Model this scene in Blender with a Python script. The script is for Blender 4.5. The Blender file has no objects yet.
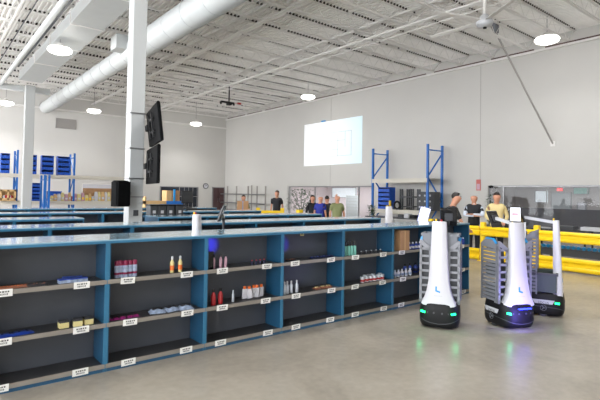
import bpy, math, random
from mathutils import Vector, Matrix
random.seed(7)
S = bpy.context.scene
COL = S.collection
PI = math.pi
# ------------------------------------------------------------------ camera
F_PX, YAW, PITCH, ROLL, SY = 470.45, 0.892712, 0.0278763, 0.0163793, -19.272
EYE = Vector((0, 0, 1.65))
_fw = Vector((math.cos(PITCH)*math.cos(YAW), math.cos(PITCH)*math.sin(YAW), math.sin(PITCH)))
_r0 = Vector((math.sin(YAW), -math.cos(YAW), 0)); _u0 = _r0.cross(_fw)
_r = _r0*math.cos(ROLL) + _u0*math.sin(ROLL); _u = _u0*math.cos(ROLL) - _r0*math.sin(ROLL)
cd = bpy.data.cameras.new('camera'); cam = bpy.data.objects.new('camera', cd); COL.objects.link(cam)
cd.sensor_fit = 'HORIZONTAL'; cd.sensor_width = 36; cd.lens = F_PX/600*36; cd.shift_y = SY/600
cd.clip_start = 0.05; cd.clip_end = 200
cam.matrix_world = Matrix(((_r.x, _u.x, -_fw.x, EYE.x), (_r.y, _u.y, -_fw.y, EYE.y), (_r.z, _u.z, -_fw.z, EYE.z), (0, 0, 0, 1)))
S.camera = cam
def ray(x, y): return _fw + _r*((x-300)/F_PX) - _u*((y-200-SY)/F_PX)
def hz(x, y, z): d = ray(x, y); return EYE + d*((z-1.65)/d.z)      # where a sight line meets a height
def hu(x, y, U): d = ray(x, y); return EYE + d*(U/d.x)             # ... a plane across the hall
def hv(x, y, V): d = ray(x, y); return EYE + d*(V/d.y)             # ... a plane along the rows
def dz(x, y, Z): return EYE + ray(x, y)*Z
# ------------------------------------------------------------------ world, view
W = bpy.data.worlds.new('hall_fill'); S.world = W; W.use_nodes = True  # ambient fill added to brighten the hall through its open left side
W.node_tree.nodes['Background'].inputs[0].default_value = (0.95, 0.97, 1.0, 1)
W.node_tree.nodes['Background'].inputs[1].default_value = 7.0
S.view_settings.view_transform = 'Standard'; S.view_settings.look = 'None'
S.view_settings.gamma = 1; S.view_settings.exposure = 0.0; S.view_settings.use_curve_mapping = False
LAMP_W = 105; LAMP_OMNI = 45
# ------------------------------------------------------------------ materials
def lin(c):
    return tuple(((v/255)/12.92 if v/255 <= 0.04045 else (((v/255)+0.055)/1.055)**2.4) for v in c)
def mat(name, rgb, rough=0.6, metal=0.0, noise=0.0, nscale=6, bump=0.0, emit=None, es=1.0, spec=0.5, alpha=None, trans=0, coat=0):
    m = bpy.data.materials.new(name); m.use_nodes = True
    nt = m.node_tree; b = nt.nodes['Principled BSDF']
    c = lin(rgb)
    b.inputs['Base Color'].default_value = (*c, 1); b.inputs['Roughness'].default_value = rough
    b.inputs['Metallic'].default_value = metal; b.inputs['Specular IOR Level'].default_value = spec
    if coat: b.inputs['Coat Weight'].default_value = coat; b.inputs['Coat Roughness'].default_value = 0.1
    tc = nt.nodes.new('ShaderNodeTexCoord')
    n = nt.nodes.new('ShaderNodeTexNoise'); n.inputs['Scale'].default_value = nscale; n.inputs['Detail'].default_value = 5
    nt.links.new(tc.outputs['Object'], n.inputs['Vector'])
    if noise:
        r = nt.nodes.new('ShaderNodeValToRGB')
        r.color_ramp.elements[0].position = 0.3; r.color_ramp.elements[1].position = 0.7
        r.color_ramp.elements[0].color = (*[max(0, v*(1-noise)) for v in c], 1)
        r.color_ramp.elements[1].color = (*[min(1, v*(1+noise)) for v in c], 1)
        nt.links.new(n.outputs['Fac'], r.inputs['Fac']); nt.links.new(r.outputs['Color'], b.inputs['Base Color'])
    if bump:
        bp = nt.nodes.new('ShaderNodeBump'); bp.inputs['Strength'].default_value = bump; bp.inputs['Distance'].default_value = 0.02
        nt.links.new(n.outputs['Fac'], bp.inputs['Height']); nt.links.new(bp.outputs['Normal'], b.inputs['Normal'])
    if emit: b.inputs['Emission Color'].default_value = (*lin(emit), 1); b.inputs['Emission Strength'].default_value = es
    if alpha is not None: b.inputs['Alpha'].default_value = alpha
    if trans: b.inputs['Transmission Weight'].default_value = trans
    return m
M = dict(
    wall=mat('painted_wall', (200, 198, 194), 0.85, noise=0.02, nscale=0.6),
    white_deck=mat('white_deck_paint', (242, 240, 237), 0.7, noise=0.03, nscale=2),
    white_steel=mat('white_steel', (228, 226, 223), 0.55),
    column_white=mat('column_white', (178, 180, 180), 0.5), duct=mat('duct_white', (192, 195, 195), 0.5, noise=0.02, nscale=3),
    gap=mat('flute_shade', (52, 46, 44), 0.9), ledger=mat('ledger_red_brown', (96, 78, 74), 0.8, noise=0.4, nscale=2),
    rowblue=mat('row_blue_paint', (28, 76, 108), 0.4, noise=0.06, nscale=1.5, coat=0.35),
    rowlit=mat('row_edge_paint', (50, 110, 144), 0.35, noise=0.04, nscale=3), rowtop=mat('row_top_sheen', (140, 178, 198), 0.16, noise=0.03, nscale=2.5, coat=1.0, spec=.8),  # same blue, lightened for lit edges; tops paled to carry the wall reflection
    panel=mat('charcoal_panel', (72, 76, 84), 0.35, noise=0.08, nscale=2),
    shelf=mat('shelf_deck_dark', (52, 52, 54), 0.45, noise=0.1, nscale=8), lip=mat('shelf_lip_beige', (142, 136, 128), 0.45, metal=0.2, noise=0.05, nscale=5),
    label=mat('label_white', (235, 235, 232), 0.6), ink=mat('ink', (50, 50, 54), 0.7),
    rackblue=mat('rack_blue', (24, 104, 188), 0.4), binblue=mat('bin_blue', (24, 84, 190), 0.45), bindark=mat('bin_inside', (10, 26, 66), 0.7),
    beam=mat('rack_beam_cream', (205, 200, 188), 0.5), yellow=mat('rail_yellow', (244, 205, 10), 0.35, noise=0.04, nscale=4),
    black=mat('black_plastic', (15, 15, 18), 0.55, spec=.3), matte=mat('matte_black', (9, 9, 11), 0.85, spec=.12), satin=mat('black_gloss', (14, 15, 18), 0.15), dark=mat('dark_grey', (58, 60, 64), 0.5),
    grey=mat('grey_plastic', (116, 119, 126), 0.5), midgrey=mat('mid_grey_plastic', (134, 136, 142), 0.5), lgrey=mat('light_grey_plastic', (188, 190, 194), 0.45), white=mat('white_plastic', (200, 200, 206), 0.3),
    steel=mat('steel', (140, 140, 142), 0.35, metal=0.8), green_led=mat('green_led', (30, 230, 140), 0.4, emit=(20, 235, 130), es=3.0),
    blue_led=mat('blue_led', (40, 60, 255), 0.4, emit=(40, 60, 255), es=5.0), logo=mat('logo_blue', (30, 140, 205), 0.4), red=mat('red_plastic', (168, 34, 38), 0.4),
    card=mat('cardboard', (176, 136, 98), 0.8, noise=0.06, nscale=9), cardl=mat('cardboard_pale', (206, 170, 120), 0.8, noise=0.05, nscale=9),
    lamp=mat('lamp_lens', (255, 255, 255), 0.4, emit=(255, 252, 245), es=5.0),
    exitred=mat('exit_red', (240, 60, 60), 0.4, emit=(255, 60, 60), es=1.2), glassframe=mat('aluminium_frame', (150, 150, 152), 0.4, metal=0.5),
    pink=mat('berry_cap', (132, 18, 66), 0.4), faded=mat('faded_red', (196, 104, 98), .6), orange=mat('orange', (226, 110, 44), 0.4), teal=mat('teal', (120, 190, 175), 0.4), silver=mat('silver', (190, 196, 204), 0.3, metal=0.3),
    cream=mat('cream_label', (214, 200, 140), 0.6), brown=mat('brown_pack', (150, 100, 78), 0.6), purple=mat('purple_pack', (140, 40, 110), 0.4), bluep=mat('blue_pack', (34, 62, 150), 0.4), paleb=mat('pale_blue_pack', (150, 165, 190), 0.4, noise=0.3, nscale=30),
    navy=mat('navy', (28, 34, 60), 0.7), tube=mat('tube_pink', (190, 150, 165), 0.4), green=mat('dark_green_tote', (62, 74, 70), 0.5), rollerblue=mat('roller_blue', (18, 120, 170), 0.35),
    skin=mat('skin', (196, 142, 116), 0.55), hair=mat('dark_hair', (30, 24, 22), 0.6), shirtblack=mat('black_shirt', (24, 26, 32), 0.8), jeans=mat('dark_trousers', (34, 36, 44), 0.85), olive=mat('olive_shirt', (128, 134, 92), 0.85), bluesh=mat('blue_shirt', (38, 48, 140), 0.85), palesh=mat('pale_shirt', (205, 214, 228), 0.8), tan=mat('tan_shirt', (214, 196, 142), 0.85), shoe=mat('shoes', (30, 28, 28), 0.6),
    leaf=mat('leaf_green', (74, 96, 74), 0.9, noise=0.3, nscale=5), pot=mat('plant_pot', (90, 88, 84), 0.6), door=mat('door_maroon', (74, 50, 52), 0.4), darkglass=mat('dark_window_glass', (40, 44, 54), 0.12, noise=0.4, nscale=1.2),
    office=mat('office_wall', (178, 174, 172), 0.7, noise=0.03, nscale=1), officew=mat('office_bright_wall', (232, 222, 224), 0.7), film=mat('frosted_dark_film', (84, 80, 83), 0.4), tablegrey=mat('table_top_dark', (44, 44, 46), 0.35),
    screenimg=mat('tablet_screen', (230, 232, 240), 0.3, emit=(235, 236, 245), es=0.35), vent=mat('vent_grey', (156, 152, 148), 0.6), tile=mat('grey_tile', (176, 182, 184), 0.5),
)
# clear glass
def glass_mat():
    m = bpy.data.materials.new('clear_glass'); m.use_nodes = True; nt = m.node_tree
    for n in list(nt.nodes): nt.nodes.remove(n)
    o = nt.nodes.new('ShaderNodeOutputMaterial'); g = nt.nodes.new('ShaderNodeBsdfGlossy'); t = nt.nodes.new('ShaderNodeBsdfTransparent'); mx = nt.nodes.new('ShaderNodeMixShader')
    g.inputs['Roughness'].default_value = 0.03; t.inputs[0].default_value = (0.86, 0.87, 0.88, 1); mx.inputs[0].default_value = 0.02
    nt.links.new(t.outputs[0], mx.inputs[1]); nt.links.new(g.outputs[0], mx.inputs[2]); nt.links.new(mx.outputs[0], o.inputs[0])
    return m
M['glass'] = glass_mat()
def floor_mat():
    m = bpy.data.materials.new('polished_concrete'); m.use_nodes = True; nt = m.node_tree; b = nt.nodes['Principled BSDF']
    tc = nt.nodes.new('ShaderNodeTexCoord'); cols = []
    n1 = nt.nodes.new('ShaderNodeTexNoise'); n1.inputs['Scale'].default_value = 0.9; n1.inputs['Detail'].default_value = 8; n1.inputs['Roughness'].default_value = 0.62; n1.inputs['Distortion'].default_value = 0.6
    n2 = nt.nodes.new('ShaderNodeTexNoise'); n2.inputs['Scale'].default_value = 14; n2.inputs['Detail'].default_value = 6
    for n in (n1, n2): nt.links.new(tc.outputs['Object'], n.inputs['Vector'])
    r = nt.nodes.new('ShaderNodeValToRGB'); r.color_ramp.elements[0].position = 0.28; r.color_ramp.elements[1].position = 0.72
    r.color_ramp.elements[0].color = (*lin((140, 133, 122)), 1); r.color_ramp.elements[1].color = (*lin((164, 157, 145)), 1)
    nt.links.new(n1.outputs['Fac'], r.inputs[0])
    mx = nt.nodes.new('ShaderNodeMix'); mx.data_type = 'RGBA'; mx.blend_type = 'OVERLAY'; mx.inputs['Factor'].default_value = 0.14
    nt.links.new(r.outputs[0], mx.inputs['A']); nt.links.new(n2.outputs['Fac'], mx.inputs['B']); nt.links.new(mx.outputs['Result'], b.inputs['Base Color'])
    b.inputs['Roughness'].default_value = 0.27; b.inputs['Specular IOR Level'].default_value = 0.45
    return m
M['floor'] = floor_mat()
# ------------------------------------------------------------------ mesh helpers
class MB:
    def __init__(s): s.v, s.f, s.m, s.sm = [], [], [], []
    def add(s, vs, fs, mi=0, smooth=False):
        o = len(s.v); s.v += [tuple(v) for v in vs]; s.f += [tuple(i+o for i in f) for f in fs]; s.m += [mi]*len(fs); s.sm += [smooth]*len(fs); return s
    def box(s, x0, x1, y0, y1, z0, z1, mi=0):
        return s.add([(x0,y0,z0),(x1,y0,z0),(x1,y1,z0),(x0,y1,z0),(x0,y0,z1),(x1,y0,z1),(x1,y1,z1),(x0,y1,z1)], [(0,3,2,1),(4,5,6,7),(0,1,5,4),(1,2,6,5),(2,3,7,6),(3,0,4,7)], mi)
    def bev(s, x0, x1, y0, y1, z0, z1, r=0.01, mi=0):          # box with bevelled vertical edges and top
        a = [(x0+r,y0),(x1-r,y0),(x1,y0+r),(x1,y1-r),(x1-r,y1),(x0+r,y1),(x0,y1-r),(x0,y0+r)]
        cx, cy = (x0+x1)/2, (y0+y1)/2
        b = [(cx+(p-cx)*(1-r/abs(x1-x0)*2), cy+(q-cy)*(1-r/abs(y1-y0)*2)) for p, q in a]
        vs = [(*p, z0) for p in a] + [(*p, z1-r) for p in a] + [(*p, z1) for p in b]
        fs = [tuple(range(7,-1,-1)), tuple(range(16,24))]
        for L in (0, 8):
            for i in range(8): j = (i+1) % 8; fs.append((L+i, L+j, L+8+j, L+8+i))
        return s.add(vs, fs, mi)
    def prism(s, pts, axis, a, b, mi=0):                        # pts 2d polygon extruded along axis
        def P(p, t): return {'x': (t,p[0],p[1]), 'y': (p[0],t,p[1]), 'z': (p[0],p[1],t)}[axis]
        n = len(pts); vs = [P(p,a) for p in pts] + [P(p,b) for p in pts]
        return s.add(vs, [tuple(range(n-1,-1,-1)), tuple(range(n,2*n))] + [(i,(i+1)%n,n+(i+1)%n,n+i) for i in range(n)], mi)
    def bar(s, p, q, w, h=None, mi=0):
        p, q = Vector(p), Vector(q); h = h or w; d = (q-p).normalized()
        up = Vector((0,0,1)) if abs(d.z) < 0.95 else Vector((1,0,0))
        a = d.cross(up).normalized()*w/2; b = a.cross(d).normalized()*h/2
        vs = [p-a-b, p+a-b, p+a+b, p-a+b, q-a-b, q+a-b, q+a+b, q-a+b]
        return s.add(vs, [(0,1,2,3),(7,6,5,4),(0,4,5,1),(1,5,6,2),(2,6,7,3),(3,7,4,0)], mi)
    def tube(s, p, q, r, r2=None, n=12, mi=0):
        p, q = Vector(p), Vector(q); r2 = r if r2 is None else r2; d = (q-p).normalized()
        up = Vector((0,0,1)) if abs(d.z) < 0.95 else Vector((1,0,0))
        a = d.cross(up).normalized(); b = a.cross(d).normalized(); vs = []
        for c, rr in ((p, r), (q, r2)):
            vs += [c + a*rr*math.cos(2*PI*i/n) + b*rr*math.sin(2*PI*i/n) for i in range(n)]
        s.add(vs, [(i,(i+1)%n,n+(i+1)%n,n+i) for i in range(n)], mi, True)
        return s.add(vs, [tuple(range(n-1,-1,-1)), tuple(range(n,2*n))], mi)
    def lathe(s, prof, c=(0,0,0), n=14, mi=0, sx=1, sy=1):      # prof: (r,z)
        vs = [(c[0]+sx*r*math.cos(2*PI*i/n), c[1]+sy*r*math.sin(2*PI*i/n), c[2]+z) for r, z in prof for i in range(n)]
        fs = [(k*n+i, k*n+(i+1)%n, (k+1)*n+(i+1)%n, (k+1)*n+i) for k in range(len(prof)-1) for i in range(n)]
        s.add(vs, fs, mi, True); L = len(prof)-1
        return s.add(vs, [tuple(range(n-1,-1,-1)), tuple(range(L*n, L*n+n))], mi)
    def build(s, name, mats, parent=None, loc=None, rot=None):
        me = bpy.data.meshes.new(name); me.from_pydata(s.v, [], s.f)
        for m in (mats if isinstance(mats, (list, tuple)) else [mats]): me.materials.append(M[m] if isinstance(m, str) else m)
        for p, mi, sm in zip(me.polygons, s.m, s.sm): p.material_index = mi; p.use_smooth = sm
        me.update(); o = bpy.data.objects.new(name, me); COL.objects.link(o)
        if parent: o.parent = parent
        if loc: o.location = loc
        if rot: o.rotation_euler = rot
        return o
def tag(o, label=None, cat=None, group=None, kind=None):
    for k, v in (('label', label), ('category', cat), ('group', group), ('kind', kind)):
        if v: o[k] = v
    return o
def empty(name, loc, rz=0, label=None, cat=None, group=None, kind=None):
    o = bpy.data.objects.new(name, None); COL.objects.link(o); o.location = loc; o.rotation_euler = (0, 0, rz); o.empty_display_size = 0.1
    return tag(o, label, cat, group, kind)
KIDS = {}
def kids(o): return [c for c in bpy.data.objects if c.parent == o]
def copy_tree(o, parent=None):
    c = o.copy(); COL.objects.link(c)
    if parent: c.parent = parent
    for ch in kids(o): copy_tree(ch, c)
    return c
ORD = ['first', 'second', 'third', 'fourth', 'fifth', 'sixth', 'seventh', 'eighth', 'ninth', 'tenth', 'eleventh', 'twelfth', 'thirteenth', 'fourteenth', 'fifteenth', 'sixteenth', 'seventeenth', 'eighteenth', 'nineteenth', 'twentieth', 'twenty-first', 'twenty-second', 'twenty-third']
def from_left(i, n):
    return 'leftmost' if i == 0 else 'rightmost' if i == n-1 else ORD[i] + ' from left'
def struct(o): return tag(o, kind='structure')
# ================================================================== SETTING
UW, VB, DECK = 18.9, 33.0, 7.95
struct(MB().box(-9, 24, -9, 34, -0.2, 0).build('floor', 'floor'))
# corrugated ceiling deck, ribs run along V
pts = []; u = -9.0; P = 0.15
prof = []
while u < UW+0.3:
    prof += [(u, DECK), (u+0.05, DECK), (u+0.06, DECK+0.06), (u+0.14, DECK+0.06)]; u += P
vs = [(a, -9, b) for a, b in prof] + [(a, VB+0.3, b) for a, b in prof]; n = len(prof)
ce = MB().add(vs, [(i, i+n, i+n+1, i+1) for i in range(n-1)]); ce.box(-9, UW+0.3, -9, VB+0.3, DECK+0.2, DECK+0.3)
struct(ce.build('ceiling', 'white_deck'))
struct(MB().box(-9, UW+0.3, VB, VB+0.3, 0, DECK+0.2).build('wall_back', 'wall'))
struct(MB().box(-9, UW+.3, -9.3, -9, 0, DECK+.2).build('wall_front', 'wall'))
LA0, LA1, LB0, LB1, HD = 17.14, 24.72, 2.5, 10.63, 2.14
wr = MB().box(UW, UW+0.3, -9, VB, HD, DECK+0.2)
for a, b in ((-9, LB0), (LB1, LA0), (LA1, VB)): wr.box(UW, UW+0.3, a, b, 0, HD)
struct(wr.build('wall_right', 'wall'))
# vertical panel joints on the tilt-up wall (slim recess strips)
struct(MB().box(UW-0.006, UW, 10.98, 11.0, HD, 7.35).box(UW-0.006, UW, 20.6, 20.62, HD, 7.35).build('trim_1', 'vent'))
struct(MB().box(UW-0.09, UW, -9, VB, 7.42, 7.5).build('trim_2', 'white_steel'))
tr = MB(); v = -8.0
while v < VB-1:
    L = random.uniform(1.6, 3.2); tr.box(UW-0.05, UW, v, min(v+L, VB-.3), 7.5, 7.57); v += L+random.uniform(0.2, 0.5)
struct(tr.build('trim_3', 'ledger'))
struct(MB().box(-9, UW, VB-0.12, VB, 6.72, 6.82).build('trim_4', 'white_steel'))
struct(MB().box(UW-.02, UW, LB1, LA0, 0, .1).box(UW-.02, UW, LA1, VB, 0, .1).build('baseboard_right', 'vent'))
# glass fronts in the right wall
def glass_front(n, a, b, mull, filmz=None):
    w = empty('window_%d' % n, (UW+0.1, (a+b)/2, 0), kind='structure'); m = (a+b)/2
    f = MB().box(-.04, .04, a-m, b-m, HD-.06, HD).box(-.04, .04, a-m, b-m, 0, .08)
    for q in [a+.02, b-.02]+mull: f.box(-.04, .04, q-m-.025, q-m+.025, .08, HD-.06)
    f.build('window_frame', 'glassframe', w)
    MB().box(-.006, .006, a-m+.05, b-m-.05, .08, HD-.06).build('pane', 'glass', w)
    if filmz: MB().box(.008, .012, a-m+.05, b-m-.05, filmz[0], filmz[1]).build('privacy_film', 'film', w)
    return w
glass_front(1, LA0, LA1, [18.35, 22.07])
glass_front(2, LB0, LB1, [4.6, 9.98], (0.1, 1.24))
# office rooms behind the glass
def room(tag_, a, b, wm, deep=4.0):
    o = MB().box(UW+deep, UW+deep+.1, a-1, b+1, 0, 2.7).box(UW+.3, UW+deep, a-1.1, a-1, 0, 2.7).box(UW+.3, UW+deep, b+1, b+1.1, 0, 2.7)
    struct(o.build('wall_'+tag_, wm)); struct(MB().box(UW+.3, UW+deep, a-1, b+1, 2.6, 2.7).build('ceiling', 'officew'))
room('lobby', LA0, LA1, 'officew', 4.4); room('office', LB0, LB1, 'office', 4.4)
# back wall: dark window, door, low bright window
def on_back(x0, x1, y0, y1):
    a, b = hv(x0, y0, VB-.03), hv(x1, y1, VB-.03); return a.x, b.x, b.z, a.z
x0, x1, _, zt = on_back(160, 198, 186, 207); w = empty('window_3', ((x0+x1)/2, VB-.03, 0), kind='structure'); h = (x1-x0)/2
f = MB().box(-h, h, -.03, .02, zt-.06, zt).box(-h, h, -.03, .02, .4, .46).box(-h, -h+.06, -.03, .02, .46, zt-.06).box(h-.06, h, -.03, .02, .46, zt-.06).box(-.06, .0, -.03, .02, .46, zt-.06)
for k in range(1, 5): f.box(.35*k, .35*k+.03, -.025, .01, .46, zt-.06)
f.box(0, h, -.025, .01, 1.3, 1.33)
f.build('window_frame', 'glassframe', w); MB().box(-h+.06, h-.06, -.01, .0, .46, zt-.06).build('pane', 'darkglass', w)
x0, x1, _, zt = on_back(212.3, 224, 187, 207); w = empty('door_1', ((x0+x1)/2, VB-.03, 0), kind='structure'); h = (x1-x0)/2
MB().box(-h, -h+.06, -.05, .02, 0, zt).box(h-.06, h, -.05, .02, 0, zt).box(-h, h, -.05, .02, zt-.06, zt).build('door_frame', 'glassframe', w)
d = MB().box(-h+.06, -.01, -.03, .01, 0, zt-.06).box(.01, h-.06, -.03, .01, 0, zt-.06).build('door_leaf', 'door', w)
MB().bar((-.06, -.06, .9), (-.06, -.06, 1.2), .02).bar((.06, -.06, .9), (.06, -.06, 1.2), .02).build('door_handle', 'steel', d)
x0, x1, zb, zt = on_back(82, 112, 183.5, 193); w = empty('window_4', ((x0+x1)/2, VB-.02, 0), kind='structure'); h = (x1-x0)/2
MB().box(-h, h, -.03, .02, zt-.04, zt).box(-h, h, -.03, .02, zb-.04, zb).box(-h, -h+.04, -.03, .02, zb, zt).box(h-.04, h, -.03, .02, zb, zt).build('window_frame', 'white_steel', w)
MB().box(-h+.04, h-.04, -.01, 0, zb, zt-.04).build('pane', 'white', w)
# ================================================================== LAMPS
def make_lamp():
    t = empty('highbay_lamp', (0, 0, 0))
    MB().lathe([(.03, .2), (.1, .18), (.13, .1), (.3, .06), (.36, .02), (.35, 0)], n=20).build('housing', 'white_steel', t)
    MB().lathe([(.36, -.0), (.4, -.06), (.36, -.13), (.22, -.18), (.02, -.2)], n=20).build('lens', 'lamp', t)
    MB().tube((0, 0, .19), (0, 0, 1.0), .012, n=6).build('hanging_rod', 'steel', t)
    L = bpy.data.lights.new('lamp_light', 'AREA'); L.shape = 'DISK'; L.size = 0.5; L.spread = math.radians(130); L.energy = LAMP_W; L.color = (1.0, 0.99, 0.975)
    lo = bpy.data.objects.new('lamp_light', L); COL.objects.link(lo); lo.parent = t; lo.location = (0, 0, -.22)
    L = bpy.data.lights.new('lamp_glow', 'POINT'); L.shadow_soft_size = .3; L.energy = LAMP_OMNI; L.color = (1.0, 0.99, 0.975)
    lo = bpy.data.objects.new('lamp_glow', L); COL.objects.link(lo); lo.parent = t; lo.location = (0, 0, -.42)
    return t
lamp0 = make_lamp()
lamps = []
for (px, py), z, lb in [((60, 48.5), 6.58, 'round highbay lamp hung right under the long rectangular duct'), ((6, 102), 6.5, 'round highbay lamp at far left edge beside the back wall'),
    ((94, 110), 6.5, 'round highbay lamp before the back wall, above the blue bin rack'), ((196, 123), 6.5, 'round highbay lamp before the back wall, above the clock and dark door'),
    ((308, 96), 7.15, 'round highbay lamp above the projected wall picture'), ((547, 38), 7.15, 'round highbay lamp above the right wall, beside the ceiling fan')]:
    q = hz(px, py, z); lamps.append(((q.x, min(q.y, 32), z), lb))
lamps += [((a, b, 7.1), 'round highbay lamp outside the view, '+w) for a, b, w in ((4.97, 5.5, 'over the nearest row left of the robots'), (10.2, 5.2, 'over the floor behind the robots'), (-4, 6, 'left of the nearest row'), (-4, 19, 'left of the middle of the hall'), (4.97, -5, 'behind the viewer at centre'), (10.2, -5, 'behind the viewer to the right'), (15.6, -5, 'behind the viewer by the right wall'), (-4, -5, 'behind the viewer to the left'), (-4, 31, 'at the far left corner'))]
for i, ((a, b, z), lb) in enumerate(lamps):
    o = lamp0 if i == 0 else copy_tree(lamp0)
    o.location = (a, b, z); tag(o, lb, 'ceiling lamp', 'highbay lamps hung from the roof')
    for c in o.children_recursive:
        if c.type == 'LIGHT' and i in (4, 5): c.data = c.data.copy(); c.data.energy *= .3
    for c in kids(o):
        if c.name.startswith('hanging_rod'): c.scale.z = (6.9-z if i == 0 else DECK-z)
# ================================================================== ROOF STEEL
def joist(v, idx):
    root = empty('roof_joist', (0, v, DECK), label='white open-web roof joist, %s one counted from the back wall' % ORD[idx], cat='roof joist', group='open-web roof joists')
    m = MB().box(-9, UW-.05, -.055, -.01, -.05, 0).box(-9, UW-.05, .01, .055, -.05, 0)
    m.build('top_chord', 'white_steel', root)
    MB().box(-9, UW-.6, -.05, -.01, -.55, -.5).box(-9, UW-.6, .01, .05, -.55, -.5).build('bottom_chord', 'white_steel', root)
    w = MB(); u = -9.0; k = 0
    while u < UW-1:
        w.bar((u, 0, -.52), (u+.4, 0, -.03), .016); w.bar((u+.4, 0, -.03), (u+.8, 0, -.52), .016); u += .8
    w.bar((u, 0, -.52), (UW-.1, 0, -.03), .03)
    w.build('web', 'white_steel', root)
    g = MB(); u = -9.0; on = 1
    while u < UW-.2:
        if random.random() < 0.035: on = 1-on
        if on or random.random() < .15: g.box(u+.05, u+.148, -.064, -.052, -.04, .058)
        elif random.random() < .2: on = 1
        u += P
    g.build('flute_shade_plates', 'gap', root)['kind'] = 'stuff'  # dark plates stand in for the shade inside the deck flutes
vj = [14.45+1.45*k for k in range(12, -9, -1)]
for i, v in enumerate([q for q in vj if q < VB-.4]): joist(v, i)
def girder(u, lb):
    root = empty('roof_girder', (u, 0, DECK-.06), label=lb, cat='roof girder', group='roof girders crossing the joists')
    MB().box(-.08, -.02, -9, VB-.1, -.08, 0).box(.02, .08, -9, VB-.1, -.08, 0).build('top_chord', 'white_steel', root)
    MB().box(-.08, -.02, -9, VB-.1, -.56, -.5).box(.02, .08, -9, VB-.1, -.56, -.5).build('bottom_chord', 'white_steel', root)
    w = MB(); v = -9.0
    while v < VB-1.5: w.bar((0, v, -.52), (0, v+.725, -.04), .03); w.bar((0, v+.725, -.04), (0, v+1.45, -.52), .03); v += 1.45
    w.build('web', 'white_steel', root)
girder(8.7, 'white lattice roof girder crossing between the round duct and the projector')
girder(12.6, 'white lattice roof girder crossing near the ceiling fan')
girder(2.3, 'white lattice roof girder left of the rectangular duct')
# sway braces
b = MB()
for v in (14.45, 17.35, 20.25, 23.15): b.bar((10.2, v, DECK-.55), (11.0, v+1.45, DECK-.1), .02); b.bar((15.2, v, DECK-.55), (14.4, v+1.45, DECK-.1), .02); b.bar((16.9, v-8, DECK-.55), (16.3, v-6.55, DECK-.1), .02)
tag(b.build('sway_brace', 'white_steel'), 'thin white diagonal braces strung between the roof joists', 'brace', kind='stuff')
# ducts and pipes
r = empty('rectangular_duct', (4.08, 8, 6.9), label='long white rectangular ceiling duct running to the back, left of the round duct', cat='duct')
MB().box(-.56, .42, -16.9, 18, 0, .4).build('duct_body', 'duct', r)
for k in range(11): MB().box(-.58, .44, -16+3*k, -15.94+3*k, -.02, .42).build('seam_flange', 'white_steel', r)
r = empty('round_duct', (5.9, 8, 6.75), label='big white round spiral ceiling duct passing behind the near column', cat='duct')
MB().tube((0, -16.9, 0), (0, 8.6, 0), .42, n=28).tube((0, 8.6, 0), (0, 9.4, 0), .42, .36, n=28).tube((0, 9.4, 0), (0, 24.6, 0), .36, n=28).build('duct_body', 'duct', r)
for k in range(30): MB().tube((0, -16.5+1.3*k, 0), (0, -16.45+1.3*k, 0), .43 if k < 19 else .375, n=28).build('seam_ring', 'duct', r)
MB().box(-.75, -.3, 8.7, 9.35, -.1, .4).build('branch_collar', 'duct', r)
r = empty('white_pipe', (2.95, 8, 6.92), label='slim white pipe running along the ceiling left of the rectangular duct', cat='pipe')
MB().tube((0, -17, 0), (0, 19.9, 0), .1, n=14).build('pipe_run', 'duct', r)
s = MB()
for k in range(9): s.bar((0, -14+3.6*k, 0), (0, -14+3.6*k, 1.0), .02)
s.build('hanger', 'white_steel', r)
tag(MB().box(-6, 5.2, 27.75, 28.05, 6.72, 6.98).build('cross_beam', 'duct'), 'white horizontal beam crossing at far left above the far column', 'beam')
tag(MB().tube((12.6, -8, 7.15), (12.6, 32, 7.15), .02, n=8).build('sprinkler_pipe', 'white_steel'), 'thin grey sprinkler line under the roof joists', 'pipe')
tag(MB().tube((2.5, -8, 7.2), (2.5, 28, 7.2), .02, n=6, mi=0).box(3.3, 3.36, -8, 25, 7.28, 7.36).build('cable_tray', 'dark'), 'narrow dark cable tray beside the rectangular duct', 'cable tray')
# columns
def column(u, v, w, lb, top):
    r = empty('steel_column', (u, v, 0), label=lb, cat='column')
    MB().bev(-w/2, w/2, -w/2, w/2, 0, top, .012).build('post', 'column_white', r)
    MB().box(-w*.8, w*.8, -w*.8, w*.8, 0, .025).build('base_plate', 'steel', r)
    return r
cn = column(2.94, 8.35, .25, 'near white square steel column carrying two screens and a loudspeaker', DECK-.06)
for z in (3.02, 2.4, 1.87, 1.55):
    s = MB().box(-.135, .135, -.135, -.125, z-.012, z+.012).box(-.135, -.125, -.13, .13, z-.012, z+.012).box(.125, .135, -.13, .13, z-.012, z+.012)
    s.build('mounting_strap', 'steel', cn)
MB().box(-.04, .04, -.155, -.125, 1.22, 1.32).build('outlet_box', 'dark', cn)
column(hv(27, 180, 27.2).x, 27.2, .42, 'far white steel column in front of the blue bin rack', 6.9)
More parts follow.
